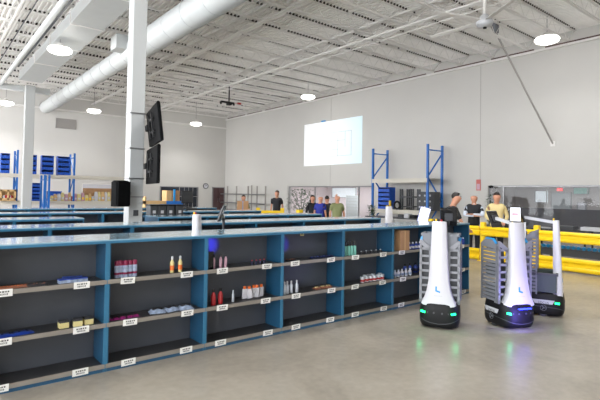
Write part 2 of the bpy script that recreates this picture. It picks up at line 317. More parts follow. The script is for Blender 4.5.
# TVs
def tv(loc, tilt, lb):
    r = empty('wall_screen', loc, math.atan2(1.36, .34), label=lb, cat='screen', group='screens on the near column')
    e = MB().bev(-.69, .69, -.02, .03, -.31, .31, .012).build('casing', 'matte', r); e.rotation_euler = (tilt, 0, 0)
    e2 = MB().box(-.67, .67, -.025, -.021, -.29, .29).build('display', 'satin', r); e2.rotation_euler = (tilt, 0, 0)
    m = MB().box(-.25, .3, .03, .06, -.12, -.09).box(-.25, .3, .03, .06, .09, .12).box(-.2, -.15, .05, .07, -.2, .2).box(.15, .2, .05, .07, -.2, .2).box(.2, .45, .06, .1, -.05, .05)
    m.build('bracket', 'black', r)
    return r
tv((3.07, 7.79, 2.77), 0.0, 'upper of two black screens on the near column, seen from behind').rotation_euler = (0.0, 0, math.atan2(1.36, .30))
t1 = [o for o in bpy.data.objects if o.name.startswith('wall_screen')][0]; t1.rotation_euler = (math.radians(-7), 0, math.atan2(1.36, .34))
tv((3.06, 7.79, 2.09), 0.0, 'lower of two black screens on the near column, seen from behind')
q = hv(120.5, 193.5, 8.12)
r = empty('loudspeaker', (q.x, 8.12, q.z), 0.2, label='black loudspeaker strapped to the left side of the near column', cat='loudspeaker')
MB().bev(-.125, .125, -.11, .11, -.22, .22, .03).build('cabinet', 'matte', r); MB().box(-.11, .11, -.125, -.11, -.2, .2).build('grille', 'matte', r)
MB().box(.1, .2, .0, .08, -.03, .03).build('bracket', 'steel', r)
# ================================================================== SHELVING ROWS
TOPZ = 1.2; DEP = .6
SH = [.062, .432, .825]
def make_unit():
    r = empty('shelving_unit', (0, 0, 0))
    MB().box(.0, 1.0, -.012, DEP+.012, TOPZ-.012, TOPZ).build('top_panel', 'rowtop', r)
    for y in (-.014, DEP+.002): MB().box(0, 1.0, y, y+.012, TOPZ-.034, TOPZ-.01).build('top_lip', 'rowlit', r)
    MB().box(.008, .992, DEP/2-.006, DEP/2+.006, .06, TOPZ-.012).build('back_panel', 'panel', r)
    for x in (0, .98):
        s = MB().box(x, x+.02, .0, DEP, .0, TOPZ-.012)
        for yy in (0.0, .27, DEP-.03): s.box(x-.0 if x else x, x+.03 if not x else x+.02, yy, yy+.012, 0, TOPZ-.05)
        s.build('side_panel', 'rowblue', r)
        for yy in (-.006, DEP-.006): MB().box(x, x+.02, yy, yy+.012, 0, TOPZ-.034).build('upright_face', 'rowlit', r)
    for z in SH:
        for ya, yb, yl in ((.012, DEP/2-.006, -.012), (DEP/2+.006, DEP-.012, DEP-.006)):
            so = MB().box(.02, .98, ya, yb, z-.02, z).build('shelf', 'shelf', r)
            MB().box(.004, .996, yl, yl+.018, z-.03, z+.008).build('shelf_lip', 'lip', so)
    for y in (-.006, DEP-.02): MB().box(0, 1, y, y+.026, 0, .03).build('kick_plate', 'rowblue', r)
    return r
u0 = make_unit()
def make_label(parent, u, z, first=[None]):
    if first[0] is None:
        m = MB().box(-.066, .066, -.003, 0, -.03, .03, 0)
        x = -.04
        for wd in (.012, .008, .016, .01, .012): m.box(x, x+wd, -.004, -.003, .004, .016, 1); x += wd+.006
        x = -.035
        while x < .03: wd = random.choice((.002, .003, .005)); m.box(x, x+wd, -.004, -.003, -.018, -.003, 1); x += wd+.003
        o = m.build('price_label', ['label', 'ink'], parent); first[0] = o
    else:
        o = first[0].copy(); COL.objects.link(o); o.parent = parent
    o.location = (u, -.014, z-.014); o.rotation_euler = (.08, random.uniform(-.03, .03), 0)
U1, V1 = 1.356, 4.479
rows = [(1, U1-3, V1, 9), (2, U1-3.09, 6.28, 9), (3, U1-3.17, 8.1, 4), (3, 3.3, 8.1, 4), (4, .0, 10.15, 7), (5, .0, 12.5, 7)]
rowname = {1: 'nearest row', 2: 'second row', 3: 'third row', 4: 'fourth row', 5: 'farthest row'}
first = True; ROW1 = []
for (rn, us, v, n) in rows:
    for k in range(n):
        o = u0 if first else copy_tree(u0); first = False
        u = us+k*(1.0 if rn == 1 else .985 if rn != 3 else .97)
        o.location = (u, v, 0); o.scale.x = {1: 1.0, 3: .969}.get(rn, .984); ROW1.append((rn, k, o)) if rn == 1 else None
        seg = rowname[rn] + ('' if rn != 3 else (', left of the column' if us < 2 else ', right of the column'))
        tag(o, 'blue shelving unit, %s bay from the left in the %s' % (ORD[k], seg), 'shelving unit', 'blue shelving bays in the ' + rowname[rn])
labs = {2: [[(34, 0)], []], }
for rn, k, o in ROW1:
    for z in SH:
        for fr in ((.2, .78) if z > .1 else (.2, .79)):
            make_label(o, fr+random.uniform(-.03, .03), z)
# ================================================================== ITEMS ON THE NEAREST ROW
def V_at(px, py): return V1+.07
def item_u(px, v=V1+.08): return hv(px, 270, v).x
def put(name, kindfn, pxs, z, labelf, cat, group, v=V1+.09, jit=.02):
    proto = None
    for i, px in enumerate(pxs):
        if proto is None: o = proto = kindfn(name)
        else: o = copy_tree(proto)
        vv = v+random.uniform(0, jit)
        o.location = (item_u(px, vv), vv, z); o.rotation_euler = (0, 0, random.uniform(-.25, .25))
        tag(o, labelf(i, len(pxs)), cat, group)
def spray(n):
    r = empty(n, (0, 0, 0)); MB().lathe([(.024, 0), (.025, .005), (.025, .11), (.02, .12)]).build('can', 'paleb', r); MB().lathe([(.023, .115), (.024, .145), (.018, .16)]).build('cap', 'pink', r)
    MB().lathe([(.0255, .03), (.0255, .05)]).build('band', 'pink', r); return r
def bottle(body, cap, h=.16, rad=.022, band=None, nk=None):
    def f(n):
        r = empty(n, (0, 0, 0)); MB().lathe([(rad*.95, 0), (rad, .006), (rad, h*.62), (rad*.45, h*.78), (rad*.4, h*.82)]).build('bottle_body', body, r)
        MB().lathe([(rad*.5, h*.8), (rad*.5, h*.97), (rad*.3, h)] if not nk else [(rad*1.0, h*.45), (rad*.95, h*.62), (rad*.55, h*.78), (rad*.5, h)]).build('cap', cap, r)
        if band: MB().lathe([(rad*1.02, h*.15), (rad*1.02, h*.45)]).build('wrapper', band, r)
        return r
    return f
def tubef(body, cap, h=.15, tilt=0):
    def f(n):
        r = empty(n, (0, 0, 0)); MB().add([(-.03, -.004, h), (.03, -.004, h), (.03, .004, h), (-.03, .004, h), (-.022, -.018, .03), (.022, -.018, .03), (.022, .018, .03), (-.022, .018, .03)], [(3,2,1,0),(4,5,6,7),(0,1,5,4),(1,2,6,5),(2,3,7,6),(3,0,4,7)]).build('tube_body', body, r)
        MB().lathe([(.017, 0), (.018, .03), (.015, .032)]).build('cap', cap, r); return r
    return f
def carton(m, w, d, h, lidm):
    def f(n):
        r = empty(n, (0, 0, 0)); MB().box(-w/2, w/2, -d/2, d/2, 0, h).build('box_body', m, r); MB().box(-w/2*1.01, w/2*1.01, -d/2*1.01, d/2*1.01, h*.72, h*1.01).build('top_band', lidm, r); return r
    return f
def pouch(m1, m2, w=.12, d=.1, h=.035):
    def f(n):
        r = empty(n, (0, 0, 0)); N = 7; vs = []; 
        for j in range(N):
            for i in range(N):
                a, b = i/(N-1)*2-1, j/(N-1)*2-1
                vs.append((a*w/2, b*d/2, .004+h*(1-a*a)**.5*(1-b*b)**.5*(.75+.25*random.random())))
        fs = [(j*N+i, j*N+i+1, (j+1)*N+i+1, (j+1)*N+i) for j in range(N-1) for i in range(N-1)]
        MB().add(vs+[(x, y, 0) for x, y, z in vs], fs+[(d_+N*N, c_+N*N, b_+N*N, a_+N*N) for a_, b_, c_, d_ in fs], 0, True).build('pouch_body', m1, r)
        MB().box(-w*.3, w*.3, -d*.2, d*.2, h*.72, h*.98).build('front_label', m2, r); return r
    return f
def jar(n):
    r = empty(n, (0, 0, 0)); MB().lathe([(.03, 0), (.032, .01), (.032, .055)]).build('jar_body', 'white', r); MB().lathe([(.0325, .012), (.0325, .04)]).build('wrapper', 'red', r); MB().lathe([(.033, .055), (.033, .075), (.03, .078)]).build('lid', 'silver', r); return r
Z2, Z1, Z0 = SH[2], SH[1], SH[0]
put('spray_can', spray, [117, 120.5, 125.5, 130, 134.5], Z2, lambda i, n: 'berry-capped white spray can on the upper shelf, %s' % from_left(i, n), 'spray can', 'berry-capped spray cans', jit=.03)
put('small_carton', carton('paleb', .055, .05, .038, 'bluep'), [62, 67, 73, 78, 84], Z2, lambda i, n: 'small blue and white carton on the upper shelf, %s' % from_left(i, n), 'carton', 'small blue cartons')
put('small_carton', carton('paleb', .055, .05, .038, 'bluep'), [66, 72, 79], Z2, lambda i, n: 'small blue and white carton standing behind the front line, %s' % from_left(i, n), 'carton', 'small blue cartons', v=V1+.16)
put('snack_packet', pouch('brown', 'orange', .11, .1, .02), [4, 12, 22], Z2, lambda i, n: 'flat brown snack packet on the upper shelf at far left, %s' % from_left(i, n), 'packet', 'flat brown packets')
put('snack_packet', pouch('ink', 'brown', .11, .1, .02), [31, 41], Z2, lambda i, n: 'flat black packet on the upper shelf right of the brown ones, %s' % from_left(i, n), 'packet', 'flat black packets')
put('candle_box', carton('cream', .075, .07, .065, 'ink'), [65, 79, 89.5], Z1, lambda i, n: 'black box with square cream label on the middle shelf, %s' % from_left(i, n), 'box', 'cream-labelled boxes')
put('blue_pouch', pouch('bluep', 'navy', .2, .12, .02), [5, 22], Z1, lambda i, n: 'flat dark blue pouch on the middle shelf at far left, %s' % from_left(i, n), 'pouch', 'flat blue pouches')
put('berry_pouch', pouch('purple', 'pink', .06, .06, .022), [110, 117, 124, 131, 137], Z1, lambda i, n: 'shiny purple pouch on the middle shelf of the second visible bay, %s' % from_left(i, n), 'pouch', 'purple pouches')
put('bagged_garment', pouch('paleb', 'ink', .16, .14, .045), [158, 172, 186], Z1, lambda i, n: 'grey clear-bagged pack on the middle shelf, %s' % from_left(i, n), 'bag', 'grey bagged packs', v=V1+.12)
put('lotion_bottle', bottle('cream', 'white', .165, .022, 'orange'), [172, 180], Z2, lambda i, n: 'orange and cream lotion bottle on the upper shelf, %s of two' % ('left' if i == 0 else 'right'), 'bottle', 'orange and cream bottles')
put('hair_tube', bottle('tube', 'satin', .15, .017), [213.5, 220.5, 225.5], Z2, lambda i, n: 'slim pink cosmetic tube on the upper shelf, %s' % from_left(i, n), 'tube', 'pink cosmetic tubes')
tag(MB().box(-.03, .03, -.05, .05, 0, .19).build('black_box', 'satin', loc=(item_u(209.5), V1+.1, Z2)), 'tall black box beside the pink tubes on the upper shelf', 'box')
put('nail_pot', bottle('navy', 'red', .055, .016), [252, 256, 260, 264], Z2, lambda i, n: 'tiny dark pot with red cap on the upper shelf, %s' % from_left(i, n), 'pot', 'tiny red-capped pots')
put('red_bottle', bottle('red', 'black', .17, .026, 'red'), [214, 221], Z1, lambda i, n: 'red bottle with black cap on the middle shelf, %s of two' % ('left' if i == 0 else 'right'), 'bottle', 'red bottles')
put('white_tube', tubef('white', 'orange', .14), [245, 249.5, 254, 257.5, 261.5], Z1, lambda i, n: 'white cream tube with orange cap on the middle shelf, %s' % from_left(i, n), 'tube', 'orange-capped white tubes', jit=.04)
for o in [o for o in bpy.data.objects if o.name.startswith('white_tube')]:
    o.location.z += .145; o.rotation_euler = (PI, random.uniform(-.12, .12), o.rotation_euler.z)
    o.location.z += .005
put('clear_bottle', bottle('silver', 'silver', .13, .014), [233.5], Z1, lambda i, n: 'slim clear bottle alone between red bottles and orange-capped tubes', 'bottle', None)
put('black_pouch', pouch('ink', 'brown', .08, .07, .025), [288, 293], Z2, lambda i, n: 'black pouch on the upper shelf, left of blue and white packets, %s of two' % ('left' if i == 0 else 'right'), 'pouch', 'black pouches')
put('navy_packet', pouch('navy', 'bluep', .1, .09, .025), [313, 319, 325, 330], Z2, lambda i, n: 'blue and white flat packet on the upper shelf, %s' % from_left(i, n), 'packet', 'blue and white packets')
put('silver_bottle', bottle('silver', 'white', .15, .022), [284.8, 287.5, 291.5, 297], Z1, lambda i, n: 'silver pump bottle on the middle shelf, %s' % from_left(i, n), 'bottle', 'silver bottles')
put('brown_packet', pouch('brown', 'cream', .1, .09, .03), [317, 323, 328.5], Z1, lambda i, n: 'brown packet on the middle shelf, %s' % from_left(i, n), 'packet', 'brown packets')
put('green_bottle', bottle('teal', 'satin', .19, .022, None, 1), [345.5, 348.5, 351.5, 354.5], Z2, lambda i, n: 'pale green bottle with tall black neck on the upper shelf, %s' % from_left(i, n), 'bottle', 'pale green bottles')
put('black_jar', bottle('ink', 'silver', .045, .022), [361, 366, 371, 376, 380], Z2, lambda i, n: 'low black jar on the upper shelf, %s' % from_left(i, n), 'jar', 'low black jars')
put('lidded_jar', jar, [362.5, 366.5, 370.5, 374.5, 378.5, 382], Z1, lambda i, n: 'white and red lidded jar on the middle shelf, %s' % from_left(i, n), 'jar', 'white and red jars')
put('lidded_jar', jar, [365, 369, 373, 380], Z1, lambda i, n: 'white and red lidded jar in the rear line of the middle shelf, %s' % from_left(i, n), 'jar', 'white and red jars', v=V1+.17)
q = item_u(400, V1+.13); r = empty('cardboard_box', (q, V1+.13, Z2), 0, 'upright brown cardboard carton on the upper shelf near the left robot', 'box')
MB().box(-.105, .105, -.09, .09, 0, .3).build('carton_body', 'card', r); MB().box(-.012, .012, -.091, .091, 0, .301).build('tape', 'cardl', r)
put('striped_can', bottle('bluep', 'white', .11, .028, 'white'), [409, 412.5, 416, 419.5], Z2, lambda i, n: 'blue and white can right of the cardboard carton, %s' % from_left(i, n), 'can', 'blue and white cans')
put('white_bottle', bottle('white', 'silver', .11, .026, 'paleb'), [395, 398.5, 402, 406, 410], Z1, lambda i, n: 'white squat bottle on the middle shelf left of the robot, %s' % from_left(i, n), 'bottle', 'white squat bottles')
put('navy_canister', bottle('bluep', 'satin', .15, .032, 'navy'), [405, 410, 415.5, 420], Z1, lambda i, n: 'dark blue canister behind the white squat bottles, %s' % from_left(i, n), 'canister', 'dark blue canisters', v=V1+.2)
put('yellow_tub', bottle('yellow', 'yellow', .06, .03), [421], Z1, lambda i, n: 'small yellow tub on the middle shelf beside the left robot', 'tub', None)
put('blue_canister', bottle('bluep', 'white', .12, .03), [460, 463], Z2, lambda i, n: 'blue canister in the last bay right of the robot, %s of two' % ('left' if i == 0 else 'right'), 'canister', 'blue canisters in the last bay')
q = hv(302, 234, V1+.285); tag(MB().box(-.03, .03, -.004, 0, -.025, .025).box(-.022, .022, -.005, -.004, -.006, .004, 1).build('shelf_sticker', ['cream', 'ink'], loc=(q.x, V1+.285, q.z)), 'small yellow sticker on the dark back panel', 'sticker')
# added blue spots tint two back panels; the bays hold no such lamps
for px, pw in ((214, .5), (285.5, .22)):
    L = bpy.data.lights.new('pilot_light', 'SPOT'); L.energy = pw*34; L.color = (.05, .05, 1); L.spot_size = 1.0; L.spot_blend = .9; L.shadow_soft_size = .02
    o = bpy.data.objects.new('pilot_light', L); COL.objects.link(o); q = hv(px, 243, V1+.29)
    o.location = (q.x-.05, V1+.05, q.z-.02); o.rotation_euler = (math.radians(90), 0, 0)
# ================================================================== ROBOTS
def make_tablet(parent, loc, rot, lit=True):
    t = (MB().bev(-.105, .105, -.012, .012, -.12, .12, .008) if not lit else MB().bev(-.07, .07, -.01, .01, -.1, .1, .006)).build('tablet', 'satin', parent, loc, rot)
    MB().box(-.095, .095, -.0145, -.0125, -.11, .11).build('display', 'satin', t) if not lit else MB().box(-.06, .06, -.0125, -.0105, -.09, .09).build('display', 'screenimg', t)
    if not lit: MB().box(-.05, .05, .013, .03, -.05, .05).build('bracket', 'dark', t)
    if lit: MB().box(-.04, .03, -.0135, -.0125, -.01, .015).build('screen_text', 'tube', t)
    return t
def mast_mesh(h=1.33):
    prof = [(.14, .23), (.15, .226), (.22, .205), (.3, .17), (.42, .135), (.55, .115), (.8, .1), (1.05, .09), (1.3, .082)]   # z, half width
    zs = [(.30, .21), (.33, .2), (.39, .17), (.47, .145), (.58, .125), (.75, .112), (.95, .102), (1.15, .094), (h-.01, .086), (h, .08)]
    m = MB(); vs = []
    for i, (z, w) in enumerate(zs):
        t = (z-.3)/(h-.3); xf = .235-.05*t; d = .12-.045*t
        c = .25*w
        ring = [(xf-d, -w), (xf-.02, -w), (xf, -w*.88), (xf+.006, 0), (xf, w*.88), (xf-.02, w), (xf-d, w)]
        sag = -.045 if i == 0 else 0
        vs += [(x, y, z + sag*(1-(y/w)**2) ) for x, y in ring]
    n = 7; k = len(zs)
    fs = [(a*n+i, a*n+(i+1) % n, (a+1)*n+(i+1) % n, (a+1)*n+i) for a in range(k-1) for i in range(n)]
    m.add(vs, fs, 0, True); m.add(vs, [tuple(range(n-1, -1, -1)), tuple(range((k-1)*n, k*n))]); return m
def base_mesh(inset=0, z0=.03, z1=.3, L=.26, Wd=.245):
    pts = []
    for i in range(40):
        a = 2*PI*i/40; c, s = math.cos(a), math.sin(a); e = .55
        pts.append(((L-inset)*math.copysign(abs(c)**e, c)*1.0, (Wd-inset)*math.copysign(abs(s)**e, s)))
    return pts
def robot(loc, face, label, side=True, tote=False, tablet=None, violet=False, bin_top=True, arm=True, mast_h=1.33, back_panel=False, group='white mast picking robots', side_plate=False, rear_tab=None, fl=(-1, 1), pl=True):
    r = empty('picking_robot', loc, face, label, 'robot', group)
    pts = base_mesh(); b = MB(); n = 40; vs = []
    for z, k in ((.02, .9), (.05, .97), (.1, 1.0), (.22, .99), (.29, .95), (.31, .9)): vs += [(x*k, y*k, z*1.03) for x, y in pts]
    fs = [(a*n+i, a*n+(i+1) % n, (a+1)*n+(i+1) % n, (a+1)*n+i) for a in range(5) for i in range(n)]
    b.add(vs, fs, 0, True).add(vs, [tuple(range(n-1, -1, -1)), tuple(range(5*n, 6*n))])
    bo = b.build('drive_base', 'black', r)
    bb = MB(); vs = []
    for z in (.065, .075): vs += [(x*1.012, y*1.012, z+ (.07*(abs(y)/.255)**2 if x > 0 else .07)) for x, y in pts]
    bb.add(vs, [(i, (i+1) % n, n+(i+1) % n, n+i) for i in range(n)]).build('bumper_strip', 'dark', bo)
    for y in (-.12, -.05, .05, .12):
        MB().tube((.245-.9*abs(y)**2, y, .2), (.265-.9*abs(y)**2, y, .2), .012).build('sensor', 'dark', bo)
    for s in (-1, 1):
        if s in fl: MB().bar((.25, s*.155, .2), (.238, s*.21, .21), .015, .024).build('status_light', 'green_led', bo)
        MB().tube((.0, s*.2, .05), (.0, s*.225, .05), .05).build('wheel', 'dark', r)
    if side_plate:
        for s in (-1, 1):
            MB().prism([(-.14, .235), (.14, .235), (.11, .18), (-.11, .18)], 'y', s*.258, s*.254).build('name_plate', 'lgrey', bo)
            txt(('LOCUS' ), .042, 'ink', bo, (0, s*.2585-.0*s, .195), (PI/2, 0, 0 if s < 0 else PI))
            for x in (-.17, .17) if pl else (): MB().bar((x-.03, s*.243, .2), (x+.03, s*.243, .2), .015, .028).build('status_light', 'green_led', bo)
            e = MB(); c = (0, s*.26, .13)
            for k in range(16):
                a0, a1 = 2*PI*k/16, 2*PI*(k+1)/16; e.bar((.038*math.cos(a0), s*.259, .125+.038*math.sin(a0)), (.038*math.cos(a1), s*.259, .125+.038*math.sin(a1)), .004)
            for a0 in (PI/2+.5, PI/2+.5+2*PI/3, PI/2+.5+4*PI/3): e.bar((0, s*.259, .125), (.03*math.cos(a0), s*.259, .125+.03*math.sin(a0)), .007)
            e.build('round_emblem', 'grey', bo)
    mo = mast_mesh(mast_h).build('mast', 'white', r)
    tq = MB().prism([(-.035, .055), (-.017, .055), (-.017, .008), (.022, -.003), (.022, -.022), (-.035, -.006)], 'x', 0, .004).build('letter_logo', 'logo', mo, (.229, 0, .48), (0, -.28, 0))
    tq.rotation_euler = (0, -.05, 0); tq.location = (.232, 0, .47)
    MB().box(0, .003, -.05, .05, -.004, .004).build('maker_line', 'lgrey', mo, (.236, 0, .41), (0, -.05, 0))
    MB().lathe([(.012, 0), (.012, .02), (.008, .025)], (.12, .02, mast_h)).build('red_button', 'red', r)
    MB().lathe([(.01, 0), (.01, .03), (.008, .032)], (.12, -.045, mast_h)).build('yellow_button', 'yellow', r)
    if side:
        for s in (-1, 1):
            m = MB(); y0, y1 = s*.235-.012, s*.235+.012
            m.box(-.24, -.215, y0, y1, .3, 1.02).box(.06, .085, y0, y1, .3, 1.02)
            m.prism([(-.24, 1.0), (.085, .98), (.085, 1.03), (.0, 1.1), (-.15, 1.1), (-.24, 1.04)], 'y', y0, y1)
            for k in range(14): m.box(-.215, .06, y0+.003, y1-.003, .32+k*.048, .354+k*.048)
            sp = m.build('side_rack_panel', 'grey', r)
            m = MB(); a, b_ = (.105, .125); ya, yb = (.1, .247) if s > 0 else (-.247, -.1)
            for y in (ya, yb-.03): m.box(a, b_, y, y+.03, .3, 1.0)
            if s > 0: m.prism([(.1, .95), (.13, .95), (.247, 1.04), (.247, 1.09), (.225, 1.09), (.1, .99)], 'x', a, b_).box(a, b_, .223, .247, .98, 1.05)
            else: m.prism([(-.1, .95), (-.1, .99), (-.225, 1.09), (-.247, 1.09), (-.247, 1.04), (-.13, .95)], 'x', a, b_).box(a, b_, -.247, -.223, .98, 1.05)
            for k in range(8): m.box(a, b_, min(ya, yb), max(ya, yb), .31+k*.093, .338+k*.093)
            m.box(.04, .09, min(ya,yb)+.0, max(ya,yb), .3, .32)
            fo = m.build('front_lattice', 'midgrey', r)
            MB().box(.04, .062, min(ya, yb)+.02, max(ya, yb)-.02, .34, .96).build('lattice_lining', 'dark', fo)
            tp = MB().prism([(-.14, 1.104), (.0, 1.104), (.06, 1.052), (.06, 1.066), (0, 1.118), (-.14, 1.118)], 'y', y0-.004, y1+.004).build('blue_edge_grip', 'logo', sp)
    if back_panel:
        m = MB().box(-.26, -.235, -.22, .22, .3, .34).box(-.26, -.235, -.22, -.2, .3, 1.13).box(-.26, -.235, .2, .22, .3, 1.13).box(-.26, -.235, -.22, .22, 1.1, 1.15)
        for k in range(15): m.box(-.255, -.24, -.2, .2, .36+k*.05, .382+k*.05)
        m.box(-.26, -.17, .2, .22, .3, 1.1).box(-.26, -.17, -.22, -.2, .3, 1.1).build('rear_rack_panel', 'grey', r)
        for s in (-1, 1):
            m = MB().box(-.27, -.25, s*.235-.01, s*.235+.01, .3, 1.05).box(-.1, -.08, s*.235-.01, s*.235+.01, .3, 1.16).prism([(-.27, 1.03), (-.08, 1.1), (-.08, 1.18), (-.2, 1.13)], 'y', s*.235-.01, s*.235+.01)
            for k in range(15): m.box(-.25, -.1, s*.235-.007, s*.235+.007, .33+k*.05, .358+k*.05)
            m.build('side_rack_panel', 'grey', r)
        MB().box(-.25, -.22, -.3, -.27, .9, 1.3).build('rear_post', 'white', r)
    if bin_top:
        m = MB(); a, b_, c, d = -.2, .09, -.215, .215; z0, z1 = .95, 1.17
        m.box(a, b_, c, d, z0, z0+.01); m.box(a, a+.01, c, d, z0, z1).box(b_-.01, b_, c, d, z0, z1).box(a, b_, c, c+.01, z0, z1).box(a, b_, d-.01, d, z0, z1)
        bo2 = m.build('tote_bin', 'grey', r); MB().box(a-.015, b_+.015, c-.02, c, z1-.03, z1).box(a-.015, b_+.015, d, d+.02, z1-.03, z1).box(a-.015, a, c, d, z1-.03, z1).box(b_, b_+.015, c, d, z1-.03, z1).build('rim', 'grey', bo2)
    for z in ((.34, .6) if side else ()):
        m = MB(); a, b_, c, d = -.2, .03, -.2, .2
        m.box(a, b_, c, d, z, z+.01).box(a, a+.01, c, d, z, z+.17).box(b_-.01, b_, c, d, z, z+.17).box(a, b_, c, c+.01, z, z+.17).box(a, b_, d-.01, d, z, z+.17).build('tote_bin', 'green', r)
    if tote:
        m = MB(); a, b_, c, d = -.22, .16, -.22, .22; z0, z1 = .33, .6
        m.box(a, b_, c, d, z0, z0+.01).box(a, a+.01, c, d, z0, z1).box(b_-.01, b_, c, d, z0, z1).box(a, b_, c, c+.01, z0, z1).box(a, b_, d-.01, d, z0, z1)
        for k in range(7): m.box(a+.03+k*.053, a+.04+k*.053, c-.012, c, z0, z1-.03)
        to = m.build('tote_bin', 'green', r); MB().box(a-.02, b_+.02, c-.025, c, z1-.03, z1).box(a-.02, b_+.02, d, d+.025, z1-.03, z1).box(a-.02, a, c, d, z1-.03, z1).box(b_, b_+.02, c, d, z1-.03, z1).build('rim', 'dark', to)
    if arm:
        MB().bar((.14, 0, mast_h-.03), (-.26, 0, mast_h+.03), .03, .04).build('screen_arm', 'lgrey', r)
        make_tablet(r, (-.3, 0, mast_h+.02), (math.radians(25), 0, -PI/2+.3), False)
    if rear_tab:
        MB().bar((.13, 0, mast_h-.05), (rear_tab[0], rear_tab[1], rear_tab[2]-.12), .03, .03).bar((rear_tab[0], rear_tab[1], rear_tab[2]-.12), rear_tab[:3], .03, .03).build('screen_arm', 'black', r)
        make_tablet(r, rear_tab[:3], (math.radians(-12), 0, -PI/2), False)
    if tablet is not None:
        make_tablet(r, (.1+tablet[0], tablet[1], mast_h+.1), (math.radians(-15), 0, tablet[2]), True)
    if violet:
        MB().bar((.3, -.09, .27), (.3, .09, .27), .02, .012).build('blue_light_strip', 'blue_led', bo)
        L = bpy.data.lights.new('violet_glow', 'AREA'); L.energy = 8; L.color = (.22, .16, 1); L.shape = 'RECTANGLE'; L.size = .4; L.size_y = .1
        o = bpy.data.objects.new('violet_glow', L); COL.objects.link(o); o.parent = r; o.location = (.55, -.05, .22); o.rotation_euler = (0, math.radians(125), 0)
    for s in fl:
        L = bpy.data.lights.new('green_glow', 'POINT'); L.energy = .25; L.color = (.05, 1, .4); L.shadow_soft_size = .02
        o = bpy.data.objects.new('green_glow', L); COL.objects.link(o); o.parent = r; o.location = (.3, s*.22, .2)
    return r
def txt(s, size, m, parent, loc, rot, name='lettering'):
    c = bpy.data.curves.new(name, 'FONT'); c.body = s; c.size = size; c.align_x = 'CENTER'; c.align_y = 'CENTER'; c.extrude = .001
    o = bpy.data.objects.new(name, c); COL.objects.link(o); bpy.context.view_layer.update()
    me = bpy.data.meshes.new_from_object(o); bpy.data.objects.remove(o); me.materials.clear(); me.materials.append(M[m])
    o = bpy.data.objects.new(name, me); COL.objects.link(o); o.parent = parent; o.location = loc; o.rotation_euler = rot; return o
def face_cam(loc, off=0): return math.atan2(-loc[1], -loc[0])+math.radians(off)
p1 = (5.25, 3.60, 0); robot(p1, face_cam(p1, -6), 'white mast picking robot nearest the shelves, grey tote on top', arm=False, rear_tab=(-.2, .08, 1.38, PI))
p2 = (6.0, 3.08, 0); robot(p2, face_cam(p2, 38), 'middle picking robot with lit tablet and violet glow on its mast', violet=True, bin_top=False, arm=True, tablet=(0.02, 0, PI/2-.55), side_plate=True, fl=(-1,), pl=False)
p3 = (7.02, 3.08, 0); robot(p3, face_cam(p3, 88), 'rightmost picking robot seen side-on with dark tote and screen arm', side=False, tote=True, bin_top=False, back_panel=True, side_plate=True, fl=())
q = hv(196, 213, 5.69); p4 = (q.x-.13, 5.72, 0); robot(p4, face_cam(p4, 75), 'picking robot between the first two rows, only its slim mast showing', side=False, tote=True, bin_top=False, arm=False, mast_h=1.36)
q = dz(388, 206, 12.8); p5 = (q.x, q.y, 0); robot(p5, face_cam(p5, 10), 'picking robot far behind the nearest row, mast before the blue bin cabinet', side=False, tote=True, bin_top=False, arm=False, mast_h=1.35)
# ================================================================== YELLOW GUARD RAIL, CONVEYOR
def rail_piece(u, va, vb, posts, label, group, axis='v', z=1.0):
    r = empty('guard_rail', (u, va, 0), label=label, cat='guard rail', group=group)
    L = vb-va
    for zc, w in ((.775, .12), (.175, .145)):
        prof = [(-.03, zc-w), (-.06, zc-w*.75), (-.06, zc-w*.45), (-.015, zc-.02), (-.015, zc+.02), (-.06, zc+w*.45), (-.06, zc+w*.75), (-.03, zc+w), (-.01, zc+w), (.005, zc), (-.01, zc-w)]
        prof = [(a, b) for a, b in prof]
        MB().prism(prof, 'y', 0, L).build('corrugated_rail', 'yellow', r)
    for p in posts:
        po = MB().bev(0, .12, p-va-.06, p-va+.06, 0, z, .012).build('post', 'yellow', r)
        MB().box(-.05, .17, p-va-.11, p-va+.11, 0, .015).build('base_plate', 'yellow', po)
    return r
rail_piece(11.28, 1.2, 6.52, [1.3, 3.2, 5.14, 6.5], 'yellow steel guard rail in front of the conveyor, running to the right edge', None)
rail_piece(11.28, 6.56, 8.2, [8.1], 'short yellow guard rail left of the tall post, by the man in the vest', None)
r = empty('guard_rail', (10.8, 16.1, 0), math.atan2(-.7, .7), 'low yellow guard rail far behind the rows, left of the potted plant', 'guard rail')
MB().box(0, 1.0, -.03, .03, .7, .95).build('corrugated_rail', 'yellow', r)
for x in (0, 1.0): MB().box(x-.07, x+.07, -.07, .07, 0, 1.06).build('post', 'yellow', r)
q = hz(299.5, 210.5, 1.0); tag(MB().bev(-.1, .1, -.1, .1, 0, 1.03, .01).build('yellow_post', 'yellow', loc=(q.x, q.y, 0)), 'yellow bollard top beside the potted plant', 'post')
# conveyor
CZ = hu(541, 245, 12.25).z
r = empty('roller_conveyor', (12.3, 4, 0), label='dark conveyor with blue rollers behind the yellow guard rail', cat='conveyor')
for x in (0, .65): MB().box(x-.03, x+.03, -4, 1.6, CZ-.22, CZ-.05).build('side_frame', 'dark', r)
w = MB(); v = -3.9
while v < 1.55: w.tube((-.06, v, CZ), (.02, v, CZ), .042, n=12); v += .115
ro = w.build('wheel_row', 'rollerblue', r)
w = MB(); v = -3.9
while v < 1.55: w.tube((.03, v, CZ-.04), (.62, v, CZ-.04), .025, n=8); v += .115
w.build('roller_bed', 'grey', r)
for v in (-3.6, -1.8, 0, 1.5): 
    for x in (0, .65): MB().box(x-.03, x+.03, v-.03, v+.03, 0, CZ-.2).build('leg', 'dark', r)
MB().box(-.05, .0, -2.3, -1.2, CZ-.25, CZ-.12).build('motor_cover', 'lgrey', r)
